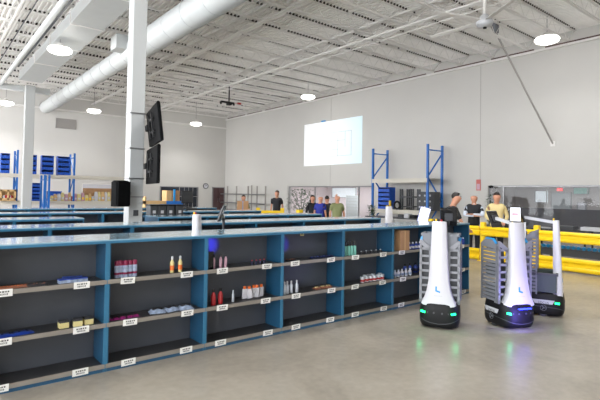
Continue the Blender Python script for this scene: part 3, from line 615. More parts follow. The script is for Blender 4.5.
# tables behind the conveyor before the office glass
def table(loc, w, d, lb, i, rz=0):
    r = empty('folding_table', loc, rz, lb, 'table', 'dark tables before the office glass')
    MB().bev(-d/2, d/2, -w/2, w/2, .72, .76, .006).build('tabletop', 'tablegrey', r)
    for x in (-1, 1):
        for y in (-1, 1): MB().bar((x*(d/2-.08), y*(w/2-.1), 0), (x*(d/2-.08), y*(w/2-.1), .72), .04).build('leg', 'black', r)
    return r
for i, (pa, lb) in enumerate([((14.6, 5.9), 'dark table behind the conveyor, left one'), ((14.3, 3.9), 'dark table behind the conveyor, right one')]): table((pa[0], pa[1], 0), 1.6, .7, lb, i)
def desk_screen(loc, rz, lb, lit=False, h=1.15):
    r = empty('computer_monitor', loc, rz, lb, 'monitor', 'computer monitors standing on tables')
    MB().bev(-.27, .27, -.02, .02, .12, .45, .01).build('casing', 'black', r); MB().box(-.25, .25, -.024, -.021, .14, .43).build('display', 'screenimg' if lit else 'dark', r)
    MB().box(-.03, .03, 0, .03, .02, .2).box(-.12, .12, -.07, .09, 0, .015).build('stand', 'black', r); return r
for px, pz, lb, mm in ((563, 222, 'flat dark grey device on the dark tables behind the conveyor', 'dark'), (593, 224, 'pale flat box on the dark tables behind the conveyor, near the right edge', 'lgrey')):
    q = hu(px, pz, 14.3); tag(MB().bev(-.15, .15, -.3, .3, 0, .1, .01).build('flat_device', mm, loc=(14.4, q.y, .76)), lb, 'device')
# tables / items at right: black monitor stand behind robots
# ================================================================== RACKS
def pallet_rack(name, org, rz, frames, depth, H, beams, label, deck=None):
    r = empty(name, org, rz, label, 'pallet rack')
    for x in frames:
        m = MB().box(x-.045, x+.045, -.045, .045, 0, H).build('upright_post', 'rackblue', r)
        m = MB().box(x-.045, x+.045, depth-.045, depth+.045, 0, H).build('upright_post', 'rackblue', r)
        m = MB(); z = .3; k = 0
        MB().bar((x, 0, H-.25), (x, depth, H-.25), .05).build('top_brace', 'rackblue', r)
        while z < H-1.1: m.bar((x, 0 if k % 2 == 0 else depth, z), (x, depth if k % 2 == 0 else 0, z+1.1), .05); z += 1.1; k += 1
        m.build('cross_brace', 'rackblue', r)
    for z in beams:
        m = MB()
        for y in (-.06, depth+.02): m.box(frames[0], frames[-1], y, y+.05, z-.19, z)
        bm = m.build('beam', 'beam', r)
        m = MB().box(frames[0]+.05, frames[-1]-.05, 0, depth, z-.02, z+.005); m.build('deck', 'beam', bm)
    return r
# right rack: local x runs along -V (to the right in view), local y away from the aisle
pallet_rack('pallet_rack', (17.5, 15.95, 0), -PI/2, [0, 3.25], 1.08, 3.96, [.98, 2.44], 'blue upright pallet rack against the right wall by the vest man')
def bin_unit(loc, rz, cols, rowsn, w, h, d, lb, grp):
    r = empty('bin_cabinet', loc, rz, lb, 'bin rack', grp)
    m = MB().box(-w/2, w/2, d-.01, d, 0, h).box(-w/2, -w/2+.015, 0, d, 0, h).box(w/2-.015, w/2, 0, d, 0, h)
    for k in range(rowsn+1): m.box(-w/2, w/2, 0, d, h*k/rowsn-.008, h*k/rowsn+.008)
    m.build('cabinet_frame', 'binblue', r)
    cw = (w-.03)/cols
    for j in range(rowsn):
        for i in range(cols):
            x = -w/2+.015+i*cw; z = h*j/rowsn+.008; hh = h/rowsn-.016
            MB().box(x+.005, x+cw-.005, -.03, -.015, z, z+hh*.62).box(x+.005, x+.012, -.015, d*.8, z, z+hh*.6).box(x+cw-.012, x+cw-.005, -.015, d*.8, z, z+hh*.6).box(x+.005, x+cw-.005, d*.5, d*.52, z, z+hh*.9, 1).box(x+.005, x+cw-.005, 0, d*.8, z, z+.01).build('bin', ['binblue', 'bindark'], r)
    return r
q0, q1 = hu(378, 190, 17.7), hu(393, 190, 17.7)
bin_unit((17.6, (q0.y+q1.y)/2, .985), -PI/2-.0, 4, 5, .75, 1.05, .4, 'blue parts bin cabinet on the lower level of the right rack', 'blue parts bin cabinets')
def wire_rack(loc, rz, w, h, d, m_, lb, xs, zs, nm='wire_rack', cat='rack'):
    r = empty(nm, loc, rz, lb, cat)
    for x in xs:
        for y in (0, d): MB().box(x-.03, x+.03, y-.03, y+.03, 0, h).build('post', m_, r)
    s = MB()
    for z in zs:
        for y in (0, d): s.box(xs[0], xs[-1], y-.02, y+.02, z-.03, z+.03)
        for x in xs: s.box(x-.015, x+.015, 0, d, z-.02, z+.02)
    s.build('crossbars', m_, r); return r
wire_rack((17.7, hu(400.5, 190, 17.7).y, .985), -PI/2, 1, .98, .5, 'dark', 'dark metal frame stand on the right rack beside the blue bins', [0, .12, .62, .74], [.15, .6])
wr_ = MB().box(-.4, .4, 0, .5, 0, .8); r = empty('dark_crate', (17.7, hu(425, 190, 17.7).y, .985), -PI/2, 'dark crate with pale discs at the right end of the rack', 'crate')
MB().box(-.45, .45, 0, .5, 0, .85).build('crate_body', 'dark', r)
for i in range(3):
    for j in range(3): MB().tube((-.28+.28*i, -.015, .16+.26*j), (-.28+.28*i, 0, .16+.26*j), .045, n=10).build('disc', 'lgrey', r)
q = hu(397, 205, 17.45); r = empty('coiled_hose', (q.x, q.y, .985), -PI/2, 'black bundled machine on the rack shelf beside the blue bins', 'machine')
m = MB()
for k in range(20):
    a, b = 2*PI*k/20, 2*PI*(k+1)/20; m.tube((.17*math.cos(a), 0, .2+.17*math.sin(a)), (.17*math.cos(b), 0, .2+.17*math.sin(b)), .05, n=8)
m.build('coil', 'black', r); MB().box(-.2, .2, -.05, .1, 0, .05).build('foot', 'dark', r)
tag(MB().box(-.04, .04, -.04, .04, 0, .42).build('yellow_tool', 'yellow', loc=(17.4, hu(390, 205, 17.4).y, .985)), 'upright yellow tool beside the coiled black machine', 'tool')
# work tables in front of the right rack
tb = table((15.2, 12.2, 0), 3.4, .8, 'long grey work table in front of the right rack', 0); tb['group'] = 'work tables'
for i, (px, nm, mm, lb) in enumerate([(402, 'supply_box', 'dark', 'dark box'), (408, 'supply_box', 'lgrey', 'pale grey box'), (414, 'supply_box', 'black', 'black box'), (372, 'supply_box', 'white', 'white box')]):
    q = hu(px, 214, 15.1); tag(MB().bev(-.12, .12, -.12, .12, 0, .13+.05*(i % 2), .01).build(nm, mm, loc=(15.1, q.y, .76 if 10.5 < q.y < 13.9 else .76)), lb+' on the grey work table before the right rack', 'box', 'boxes on the grey work table') if 10.7 < q.y < 13.7 else None
# left back rack
VR = 29.0
fx = [hv(px, 180, VR).x for px in (0, 17.5, 47, 74)]
fx = [fx[0]-1.5, hv(17, 180, VR).x, hv(74, 180, VR).x]
pallet_rack('pallet_rack', (0, VR, 0), 0, fx+[hv(137, 180, VR).x], 1.0, 3.75, [1.02, 2.48], 'tall blue pallet rack at far left before the back wall')
r = pallet_rack('pallet_rack', (0, 26.8, 0), 0, [hv(44.5, 190, 26.8).x, hv(49, 190, 26.8).x], .9, 2.4, [], 'short blue upright frame in front of the far bin rack')
for i, (x0, x1, y0, y1, lev, nr, nc) in enumerate([(0, 9, 158, 174, 2.485, 4, 4), (29.5, 36, 156, 174.5, 2.485, 4, 3), (41, 53, 156.5, 174.5, 2.485, 4, 5), (57, 69, 157.5, 174.5, 2.485, 4, 5), (31, 42, 184, 200.5, 1.025, 5, 6)]):
    a, b = hv(x0, 190, VR+.1), hv(x1, 190, VR+.1)
    bin_unit(((a.x+b.x)/2, VR+.1, lev), 0, nc, nr, b.x-a.x, 1.05 if lev > 2 else .98, .45, 'blue bin cabinet on the %s deck at far left, %s' % ('upper' if lev > 2 else 'lower', ['at the picture edge', 'half behind the far column', 'next right of the far column', 'nearest the tall upright', 'beneath the others']['01234'.index(str(i))]), 'blue parts bin cabinets')
q = hv(56, 190, VR+.1); tag(MB().box(-.35, .35, 0, .4, 0, .55).build('blue_tote', 'binblue', loc=(q.x, VR+.32, 1.025)), 'big dark blue tote right of the lower bin cabinet', 'tote')
# colourful stock on lower decks
cols = ['cream', 'cardl', 'white', 'cream', 'tube', 'cardl', 'pink', 'tube', 'cream', 'tube']
k = 0
px = 51.0
while px < 112:
    w = random.uniform(2.3, 4.2); a, b = hv(px, 195, VR-.02), hv(px+w-.4, 195, VR-.02); h = random.uniform(.25, .5)
    if px > 95: mm = ('cardl', 'white', 'cream')[k % 3]; h = .55
    else: mm = cols[k % 10]
    r = empty('stock_bag', ((a.x+b.x)/2, VR+.12, 1.03), 0, '%s on the lower rack deck at back left, %s in the line' % ({'cream': 'cream bag', 'pink': 'berry pink bag', 'white': 'white bag', 'purple': 'purple bag', 'orange': 'orange bag', 'cardl': 'tan bag', 'tube': 'pale pink bag', 'red': 'red bag'}[mm], ORD[k]), 'bag', 'stock bags on the back rack deck')
    hw = (b.x-a.x)/2
    MB().add([(-hw, -.1, 0), (hw, -.1, 0), (hw, .1, 0), (-hw, .1, 0), (-hw*1.05, -.12, h*.5), (hw*1.05, -.12, h*.5), (hw*1.05, .12, h*.5), (-hw*1.05, .12, h*.5), (-hw*.8, -.02, h), (hw*.8, -.02, h), (hw*.8, .02, h), (-hw*.8, .02, h)], [(3,2,1,0),(0,1,5,4),(1,2,6,5),(2,3,7,6),(3,0,4,7),(4,5,9,8),(5,6,10,9),(6,7,11,10),(7,4,8,11),(8,9,10,11)]).build('bag_body', mm, r)
    MB().box(-hw*.6, hw*.6, -.125, -.118, h*.2, h*.45).build('front_label', 'yellow' if 80 < px < 95 else 'white', r)
    px += w; k += 1
q = hv(101, 190, VR+.4); tag(MB().box(-.9, .9, 0, .5, 0, .75).build('cardboard_carton', 'card', loc=(q.x, VR+.35, 1.03)), 'wide brown carton behind the tan bags on the back rack', 'box')
a, b = hv(0, 195, VR-.3), hv(16, 195, VR-.3); r = empty('wooden_crate', ((a.x+b.x)/2, VR-.35, 1.03), 0, 'orange wooden crate of packets at the far left edge', 'crate'); hw = (b.x-a.x)/2
MB().box(-hw, hw, 0, .4, 0, .03).box(-hw, -hw+.08, 0, .4, .03, .6).box(hw-.08, hw, 0, .4, .03, .6).box(-.04, .04, 0, .4, .03, .6).box(-hw, hw, .36, .4, .03, .6).box(-hw, hw, 0, .03, .03, .15).box(-hw, hw, 0, .03, .5, .6).build('crate_body', 'cardl', r)
for i in range(8): tag(MB().lathe([(.09, 0), (.1, .05), (.08, .17), (.03, .2)], n=8).build('goods', 'red' if i % 3 else 'white', r, (-hw+.2+i*(hw*2-.4)/7, .15, .1)))
# ---- bright vent on back wall, clock
x0, x1, zb, zt = on_back(56, 76, 119.5, 128); r = empty('wall_vent', ((x0+x1)/2, VB-.04, (zb+zt)/2), 0, 'grey louvred vent high on the back wall', 'vent'); hw, hh = (x1-x0)/2, .32
MB().box(-hw, hw, -.03, .03, -hh, -hh+.05).box(-hw, hw, -.03, .03, hh-.05, hh).box(-hw, -hw+.05, -.03, .03, -hh, hh).box(hw-.05, hw, -.03, .03, -hh, hh).build('vent_frame', 'vent', r)
m = MB()
for k in range(8): m.box(-hw+.05, hw-.05, -.02, .02, -hh+.06+k*.066, -hh+.09+k*.066)
m.box(-hw+.05, hw-.05, .02, .03, -hh+.05, hh-.05).build('louvre', 'vent', r)
q = hv(205.8, 186, VB-.05); r = empty('wall_clock', (q.x, VB-.02, q.z), 0, 'round white wall clock with dark rim on the back wall', 'clock')
m = MB()
for k in range(24):
    a, b = 2*PI*k/24, 2*PI*(k+1)/24; m.bar((.2*math.cos(a), -.03, .2*math.sin(a)), (.2*math.cos(b), -.03, .2*math.sin(b)), .045)
m.build('rim', 'dark', r); MB().tube((0, -.03, 0), (0, .01, 0), .19, n=24).build('dial', 'white', r); MB().bar((0, -.04, 0), (.09, -.04, .06), .014).bar((0, -.04, 0), (-.03, -.04, .14), .01).build('hands', 'black', r)
# cantilever rack on right wall far end
va, vb = hu(265, 195, 18.3).y, 32.6
r = empty('stock_stand', (18.3, vb, 0), -PI/2, 'bare grey metal stand with tall posts in the far corner', 'rack'); L = vb-va
m = MB()
for px in (227, 236, 247.5, 251, 256.5, 265):
    y = hu(px, 195, 18.3).y; MB().box(vb-y-.04, vb-y+.04, 0, .08, 0, 2.15 if px not in (251,) else 2.2).build('post', 'vent', r)
m = MB()
for z in (1.55, .9, .4): m.box(0, L, -.02, .1, z-.04, z+.04)
m.build('crossbars', 'steel', r)
# ================================================================== THINGS OVER THE ROWS (left middle)
q = dz(172, 200, 16); VS = q.y
a, b = hv(145, 201, VS), hv(183, 201, VS)
r = empty('packing_bench', ((a.x+b.x)/2, VS, 0), 0, 'packing bench with wood and blue edge behind the near column', 'bench'); hw = (b.x-a.x)/2; zt = a.z
MB().box(-hw, hw*.1, 0, .6, zt-.1, zt).box(-hw, -hw+.04, 0, .6, 0, zt+.15).build('wooden_top', 'cardl', r); MB().box(hw*.1, hw, 0, .6, zt-.12, zt).build('blue_top', 'rackblue', r)
MB().box(hw*.5, hw*.58, 0, .06, zt, zt+.4).build('blue_upright', 'logo', r)
for x in (-hw+.1, hw-.1): MB().box(x-.03, x+.03, .1, .16, 0, zt-.1).build('leg', 'steel', r)
a, b = hv(168, 201, VS), hv(181, 201, VS); r = empty('cardboard_box', ((a.x+b.x)/2, VS+.12, zt), 0, 'brown cardboard box standing on the packing bench', 'box'); hw = (b.x-a.x)/2
MB().box(-hw, -hw*.3, 0, .4, 0, .36, 1).box(-hw*.3, hw, 0, .4, 0, .36).build('carton_body', ['card', 'cardl'], r); MB().box(-hw, hw, .18, .22, .36, .362).build('tape', 'cardl', r)
# grey bins line (dark totes) at px147-185
for i, px in enumerate((152, 160, 168.5, 177.5)):
    a = hv(px, 210, 9.5); r = empty('grey_tote', (a.x, 9.5, 0), 0, 'dark grey tote on a stand behind the third row, %s' % from_left(i, 4), 'tote', 'dark grey totes behind the third row')
    MB().bev(-.08, .08, -.12, .12, 1.16, 1.37, .01).build('tote_body', 'dark', r); MB().box(-.09, .09, -.13, .13, 1.35, 1.38).build('rim', 'black', r); MB().box(-.03, .03, -.125, -.12, 1.2, 1.26).build('paper_tag', 'lgrey', r)
a, b = hv(147, 216, 9.4), hv(186, 216, 9.4); r = empty('tote_stand', ((a.x+b.x)/2, 9.5, 0), 0, 'low blue stand under the dark grey totes', 'stand'); hw = (b.x-a.x)/2
MB().box(-hw, hw, -.14, .14, 1.12, 1.158).build('shelf', 'rowblue', r)
for x in (-hw+.03, hw-.03): MB().box(x-.02, x+.02, -.02, .02, 0, 1.12).build('leg', 'rowblue', r)
# tablet arms on stands behind rows
def arm_screen(base, tip, tab_rz, lb, tilt=25, z=1.35, size=1.0, lit=False):
    r = empty('tablet_stand', base, 0, lb, 'tablet arm', 'tablets on arms')
    t = Vector(tip)-Vector(base)
    MB().tube((0, 0, 0), (0, 0, z-.1-base[2]), .018).build('post', 'dark', r)
    MB().bar((0, 0, z-.1-base[2]), (t.x, t.y, t.z), .03, .035).build('arm', 'lgrey', r)
    make_tablet(r, (t.x, t.y, t.z), (math.radians(tilt), 0, tab_rz), lit); return r
a, b = hv(203, 218, 5.75), hv(222, 213, 5.75)
arm_screen((a.x+.35, a.y+.06, 0), tuple(b), .9, 'dark tablet on a long arm right of the white mast near the column', 20, a.z+.1)
a = hv(187, 208, 11.6); desk_screen((a.x, a.y, 1.23), 0.6, 'black monitor edge beside the brown box behind the column')
tq = [o for o in bpy.data.objects if o.name.startswith('computer_monitor')][-1]
r = empty('screen_stand', (a.x, a.y, 0), 0, 'slim post stand under the black monitor by the brown box', 'stand'); MB().tube((0, 0, 0), (0, 0, 1.2), .03).build('post', 'dark', r); MB().box(-.2, .2, -.2, .2, 1.2, 1.23).build('plate', 'dark', r)
# lit tablet behind nearest row near left robot
a = dz(424, 215, 8.9); r = empty('tablet_stand', (a.x, a.y, 0), math.atan2(-a.y, -a.x)+PI/2, 'bright white tablet sheet tilted on a stand left of the dark-shirted man', 'tablet')
MB().tube((0, .03, 0), (0, .03, a.z-.1), .02).build('post', 'dark', r)
t = MB().bev(-.1, .1, -.01, .01, -.15, .15, .006).build('tablet', 'bluep', r, (0, 0, a.z), (math.radians(-8), math.radians(14), 0)); MB().box(-.09, .09, -.013, -.0105, -.14, .14).build('display', 'screenimg', t)
# ================================================================== PROJECTION, PROJECTOR, POLE, FAN
def proj_mat():
    m = bpy.data.materials.new('projected_picture'); m.use_nodes = True; nt = m.node_tree; b = nt.nodes['Principled BSDF']
    tc = nt.nodes.new('ShaderNodeTexCoord'); sp = nt.nodes.new('ShaderNodeSeparateXYZ'); nt.links.new(tc.outputs['Object'], sp.inputs[0])
    r = nt.nodes.new('ShaderNodeValToRGB'); mr = nt.nodes.new('ShaderNodeMapRange'); mr.inputs[1].default_value = 2.5; mr.inputs[2].default_value = -2.5
    nt.links.new(sp.outputs['Y'], mr.inputs[0]); nt.links.new(mr.outputs[0], r.inputs[0])
    r.color_ramp.elements[0].color = (1, 1, 1, 1); r.color_ramp.elements[1].color = (*lin((190, 235, 245)), 1); r.color_ramp.elements[0].position = .45
    b.inputs['Base Color'].default_value = (.55, .57, .58, 1); nt.links.new(r.outputs[0], b.inputs['Emission Color']); b.inputs['Emission Strength'].default_value = .5
    return m
r = empty('projected_screen', (UW-.02, 20.57, 4.7), 0, 'bright projected floor plan on the right wall', 'projection')
MB().add([(0, -2.53, -1.3), (0, 2.5, -1.3), (0, 2.5, 1.33), (0, -2.53, 1.33), (.015, -2.53, -1.3), (.015, 2.5, -1.3), (.015, 2.5, 1.33), (.015, -2.53, 1.33)], [(0,3,2,1),(4,5,6,7),(0,1,5,4),(1,2,6,5),(2,3,7,6),(3,0,4,7)]).build('picture', proj_mat(), r)
m = MB(); G = [(.7, .6, -1.7, .6), (.7, -.8, -1.7, -.8), (.7, .6, .7, -.8), (-1.7, .6, -1.7, -.8), (0, .6, 0, -.2), (-.6, .4, -.6, -.8), (0, .1, -1.2, .1), (-1.2, .6, -1.2, -.3), (.3, -.4, -.6, -.4)]
for a, b, c, d in G: m.bar((-.004, a, b), (-.004, c, d), .012)
m.build('plan_lines', 'vent', r); MB().box(-.004, 0, .5, .9, 1.33, 1.42).build('blue_marker', 'logo', r)
q = hz(229, 103, 6.55); r = empty('ceiling_projector', (q.x, q.y, q.z), 0, 'black device hanging on a pole from the ceiling at centre', 'ceiling device')
MB().tube((0, 0, .08), (0, 0, DECK-q.z-.5), .035).build('pole', 'black', r); MB().box(-.5, .3, -.06, .06, -.02, .06).box(-.1, .12, -.12, .12, -.12, .02).tube((-.5, 0, 0), (-.5, 0, -.12), .05).tube((.3, 0, .0), (.3, 0, -.1), .05).build('device_body', 'black', r)
MB().box(.55, .75, -.05, .05, .0, .1).box(.3, .6, -.01, .01, .03, .05).build('red_light_unit', 'red', r)
p0 = Vector((UW-.02, 7.97, 3.74)); p1_ = dz(494, 29, 17.2)
r = empty('wall_pole', tuple(p0), 0, 'long thin grey pole leaning out of the right wall up to the fan', 'pole'); d = p1_-p0
MB().tube((0, 0, 0), tuple(d), .035, n=10).build('pole_shaft', 'vent', r); MB().box(-.02, .02, -.08, .08, -.1, .1).build('wall_plate', 'white_steel', r)
MB().box(d.x-.12, d.x+.12, d.y-.12, d.y+.12, d.z-.15, d.z+.35).build('end_box', 'grey', r)
q = hz(484.5, 23, 6.55); r = empty('ceiling_fan', (q.x, q.y, q.z), .35, 'large white ceiling fan with long flat blades at upper right', 'fan')
MB().tube((0, 0, .2), (0, 0, DECK-q.z-.05), .05).build('drop_rod', 'white_steel', r); MB().lathe([(.08, -.12), (.2, -.08), (.24, 0), (.2, .1), (.08, .24)], n=18).build('motor_hub', 'lgrey', r)
MB().tube((0, -.01, -.16), (0, -.01, -.12), .05).build('hub_cap', 'black', r)
for k in range(5):
    a = k*2*PI/5; bl = MB().add([(.2, -.09, .02), (1.75, -.07, .0), (1.75, .07, .03), (.2, .09, .05), (.2, -.09, .035), (1.75, -.07, .015), (1.75, .07, .045), (.2, .09, .065)], [(3,2,1,0),(4,5,6,7),(0,1,5,4),(1,2,6,5),(2,3,7,6),(3,0,4,7)]).build('blade', 'white_steel', r); bl.rotation_euler = (0, 0, a)
# red alarm strip & exit sign & camera
q = hu(478.5, 185, UW-.02); tag(MB().box(-.03, 0, -.1, .1, -.24, .24).box(-.034, -.03, -.07, .07, -.2, .05, 1).build('fire_sign', ['faded', 'tube'], loc=(UW-.005, q.y, q.z)), 'narrow red fire sign on the right wall above the vest man', 'sign')
q = hu(559.5, 189.5, UW+.6); r = empty('exit_sign', (UW+.6, q.y, q.z), 0, 'lit red exit sign seen through the office glass', 'sign')
MB().box(0, .05, -.1, .1, -.06, .06).build('sign_body', 'exitred', r); txt('EXIT', .09, 'white', r, (-.004, 0, 0), (PI/2, 0, -PI/2)); MB().box(.02, .04, -.02, .02, .06, 2.58-q.z).build('bracket', 'steel', r)
q = hu(492.5, 187.5, UW+.03); tag(MB().lathe([(.02, 0), (.1, -.02), (.1, -.06), (.05, -.12)], n=12).build('dome_camera', 'black', loc=(UW-.1, q.y, HD)), 'small black dome camera at the top left of the office glass', 'camera')
# ---- office interior features (right)
def office_panel(nm, x0, x1, y0, y1, m, lb, cat, dep=4.32, th=.09):
    a, b = hu(x0, y0, UW+dep), hu(x1, y1, UW+dep); yc = (a.y+b.y)/2; zc = (a.z+b.z)/2; hy = abs(a.y-b.y)/2; hh = abs(a.z-b.z)/2
    r = empty(nm, (UW+dep, yc, zc), 0, lb, cat); 
    MB().box(0, th, -hy, hy, -hh, hh).build('panel', m, r); MB().box(-.02, 0, -hy, hy, hh-.03, hh).box(-.02, 0, -hy, hy, -hh, -hh+.03).box(-.02, 0, -hy, -hy+.03, -hh, hh).box(-.02, 0, hy-.03, hy, -hh, hh).build('frame', 'glassframe', r); return r
winw = mat('bright_office_window', (225, 232, 236), .4, emit=(225, 235, 240), es=.45)
M['winw'] = winw
office_panel('office_window', 535, 547, 190.5, 203, 'winw', 'bright window in the office behind the glass', 'window')
office_panel('office_door', 551, 571, 192, 213, 'tile', 'pale glazed office door below the exit sign', 'door')
office_panel('office_picture', 577, 586, 202, 212, 'white', 'white poster with dark stripe right of the office door', 'poster')
r = office_panel('office_screen', 573, 588, 187.3, 194.5, 'teal', 'pale teal wall screen high in the office', 'screen')
# lobby: bright panel & grey tiled partition
office_panel('lobby_window', 332, 356, 187.5, 198, 'winw', 'white ceiling-lit panel in the lobby behind the man in green', 'window', 4.33)
a, b = hu(346, 199, UW+3), hu(358, 215, UW+3); m = MB()
r = empty('tiled_partition', (UW+3, (a.y+b.y)/2, 0), 0, 'grey tiled partition in the lobby right of the man in green', 'partition'); hy = abs(a.y-b.y)/2
MB().box(0, .1, -hy, hy, 0, 1.6).build('partition_panel', 'tile', r); m = MB()
for k in range(7): m.box(-.005, 0, -hy, hy, .2*k+.2, .2*k+.215)
for k in range(6): m.box(-.005, 0, -hy+k*hy/3, -hy+k*hy/3+.015, 0, 1.6)
m.build('tile_joints', 'vent', r)
for i, y in enumerate((9.2, 6.3, 4.0)):
    L = bpy.data.lights.new('office_light', 'AREA'); L.shape = 'RECTANGLE'; L.size = 1.2; L.size_y = .6; L.energy = 34
    r = empty('office_ceiling_light', (UW+2, y, 2.58), 0, 'flat office ceiling light behind the glass, %s' % from_left(i, 3), 'ceiling light', 'flat office ceiling lights')
    MB().box(-.6, .6, -.3, .3, -.02, .015).build('diffuser', 'winw', r)
    o = bpy.data.objects.new('office_light', L); COL.objects.link(o); o.parent = r; o.location = (0, 0, -.04)
for i, y in enumerate((23.5, 21, 18.5)):
    L = bpy.data.lights.new('lobby_light', 'AREA'); L.shape = 'RECTANGLE'; L.size = 1.2; L.size_y = .6; L.energy = 80
    r = empty('lobby_ceiling_light', (UW+2, y, 2.58), 0, 'flat lobby ceiling light behind the far glass, %s' % from_left(i, 3), 'ceiling light', 'flat lobby ceiling lights')
    MB().box(-.6, .6, -.3, .3, -.02, .015).build('diffuser', 'winw', r)
    o = bpy.data.objects.new('lobby_light', L); COL.objects.link(o); o.parent = r; o.location = (0, 0, -.04)
# ---- plant
def plant(loc, lb, H=2.0, spread=.7, n=46):
    r = empty('potted_plant', loc, 0, lb, 'plant'); MB().lathe([(.18, 0), (.25, .45), (.27, .5), (.22, .5), (.2, .46)], n=16).build('pot', 'pot', r)
    t = MB(); lf = MB()
    for k in range(9):
        a = k*2.4; x, y = spread*.45*math.cos(a), spread*.45*math.sin(a); top = H*(.55+.4*random.random()); t.tube((0, 0, .45), (x*.6, y*.6, top*.7), .018, .012, n=6); t.tube((x*.6, y*.6, top*.7), (x*1.5, y*1.5, top), .012, .006, n=6)
    for k in range(n*13):
        a = random.uniform(0, 2*PI); rr = spread*math.sqrt(random.random()); z = H*(.32+.62*random.random()); rr *= min(1, 1.25-(z/H-.55)**2*3)
        c = Vector((rr*math.cos(a), rr*math.sin(a), z)); d = Vector((math.cos(a)+random.uniform(-.5, .5), math.sin(a)+random.uniform(-.5, .5), random.uniform(-.5, .6))).normalized()*random.uniform(.16, .3)
        s = d.cross(Vector((0, 0, 1))).normalized()*.04; lf.add([c-d*.5, c+s, c+d*.5, c-s], [(0, 1, 2, 3)])
    t.build('stems', 'leaf', r); lf.build('foliage', 'leaf', r)
q = hu(303, 200, UW-1.0); plant((UW-1.1, q.y, 0), 'big leafy potted plant in front of the lobby glass', 2.05, .95)
q = hu(490.5, 200, UW-.5); plant((UW-.55, q.y, 0), 'slim potted plant left of the man in the tan shirt', 1.9, .16, 8)
q = hu(366, 214, 16.0); plant((16.4, q.y, .0), 'small green potted plant left of the right rack', 1.25, .25, 12)
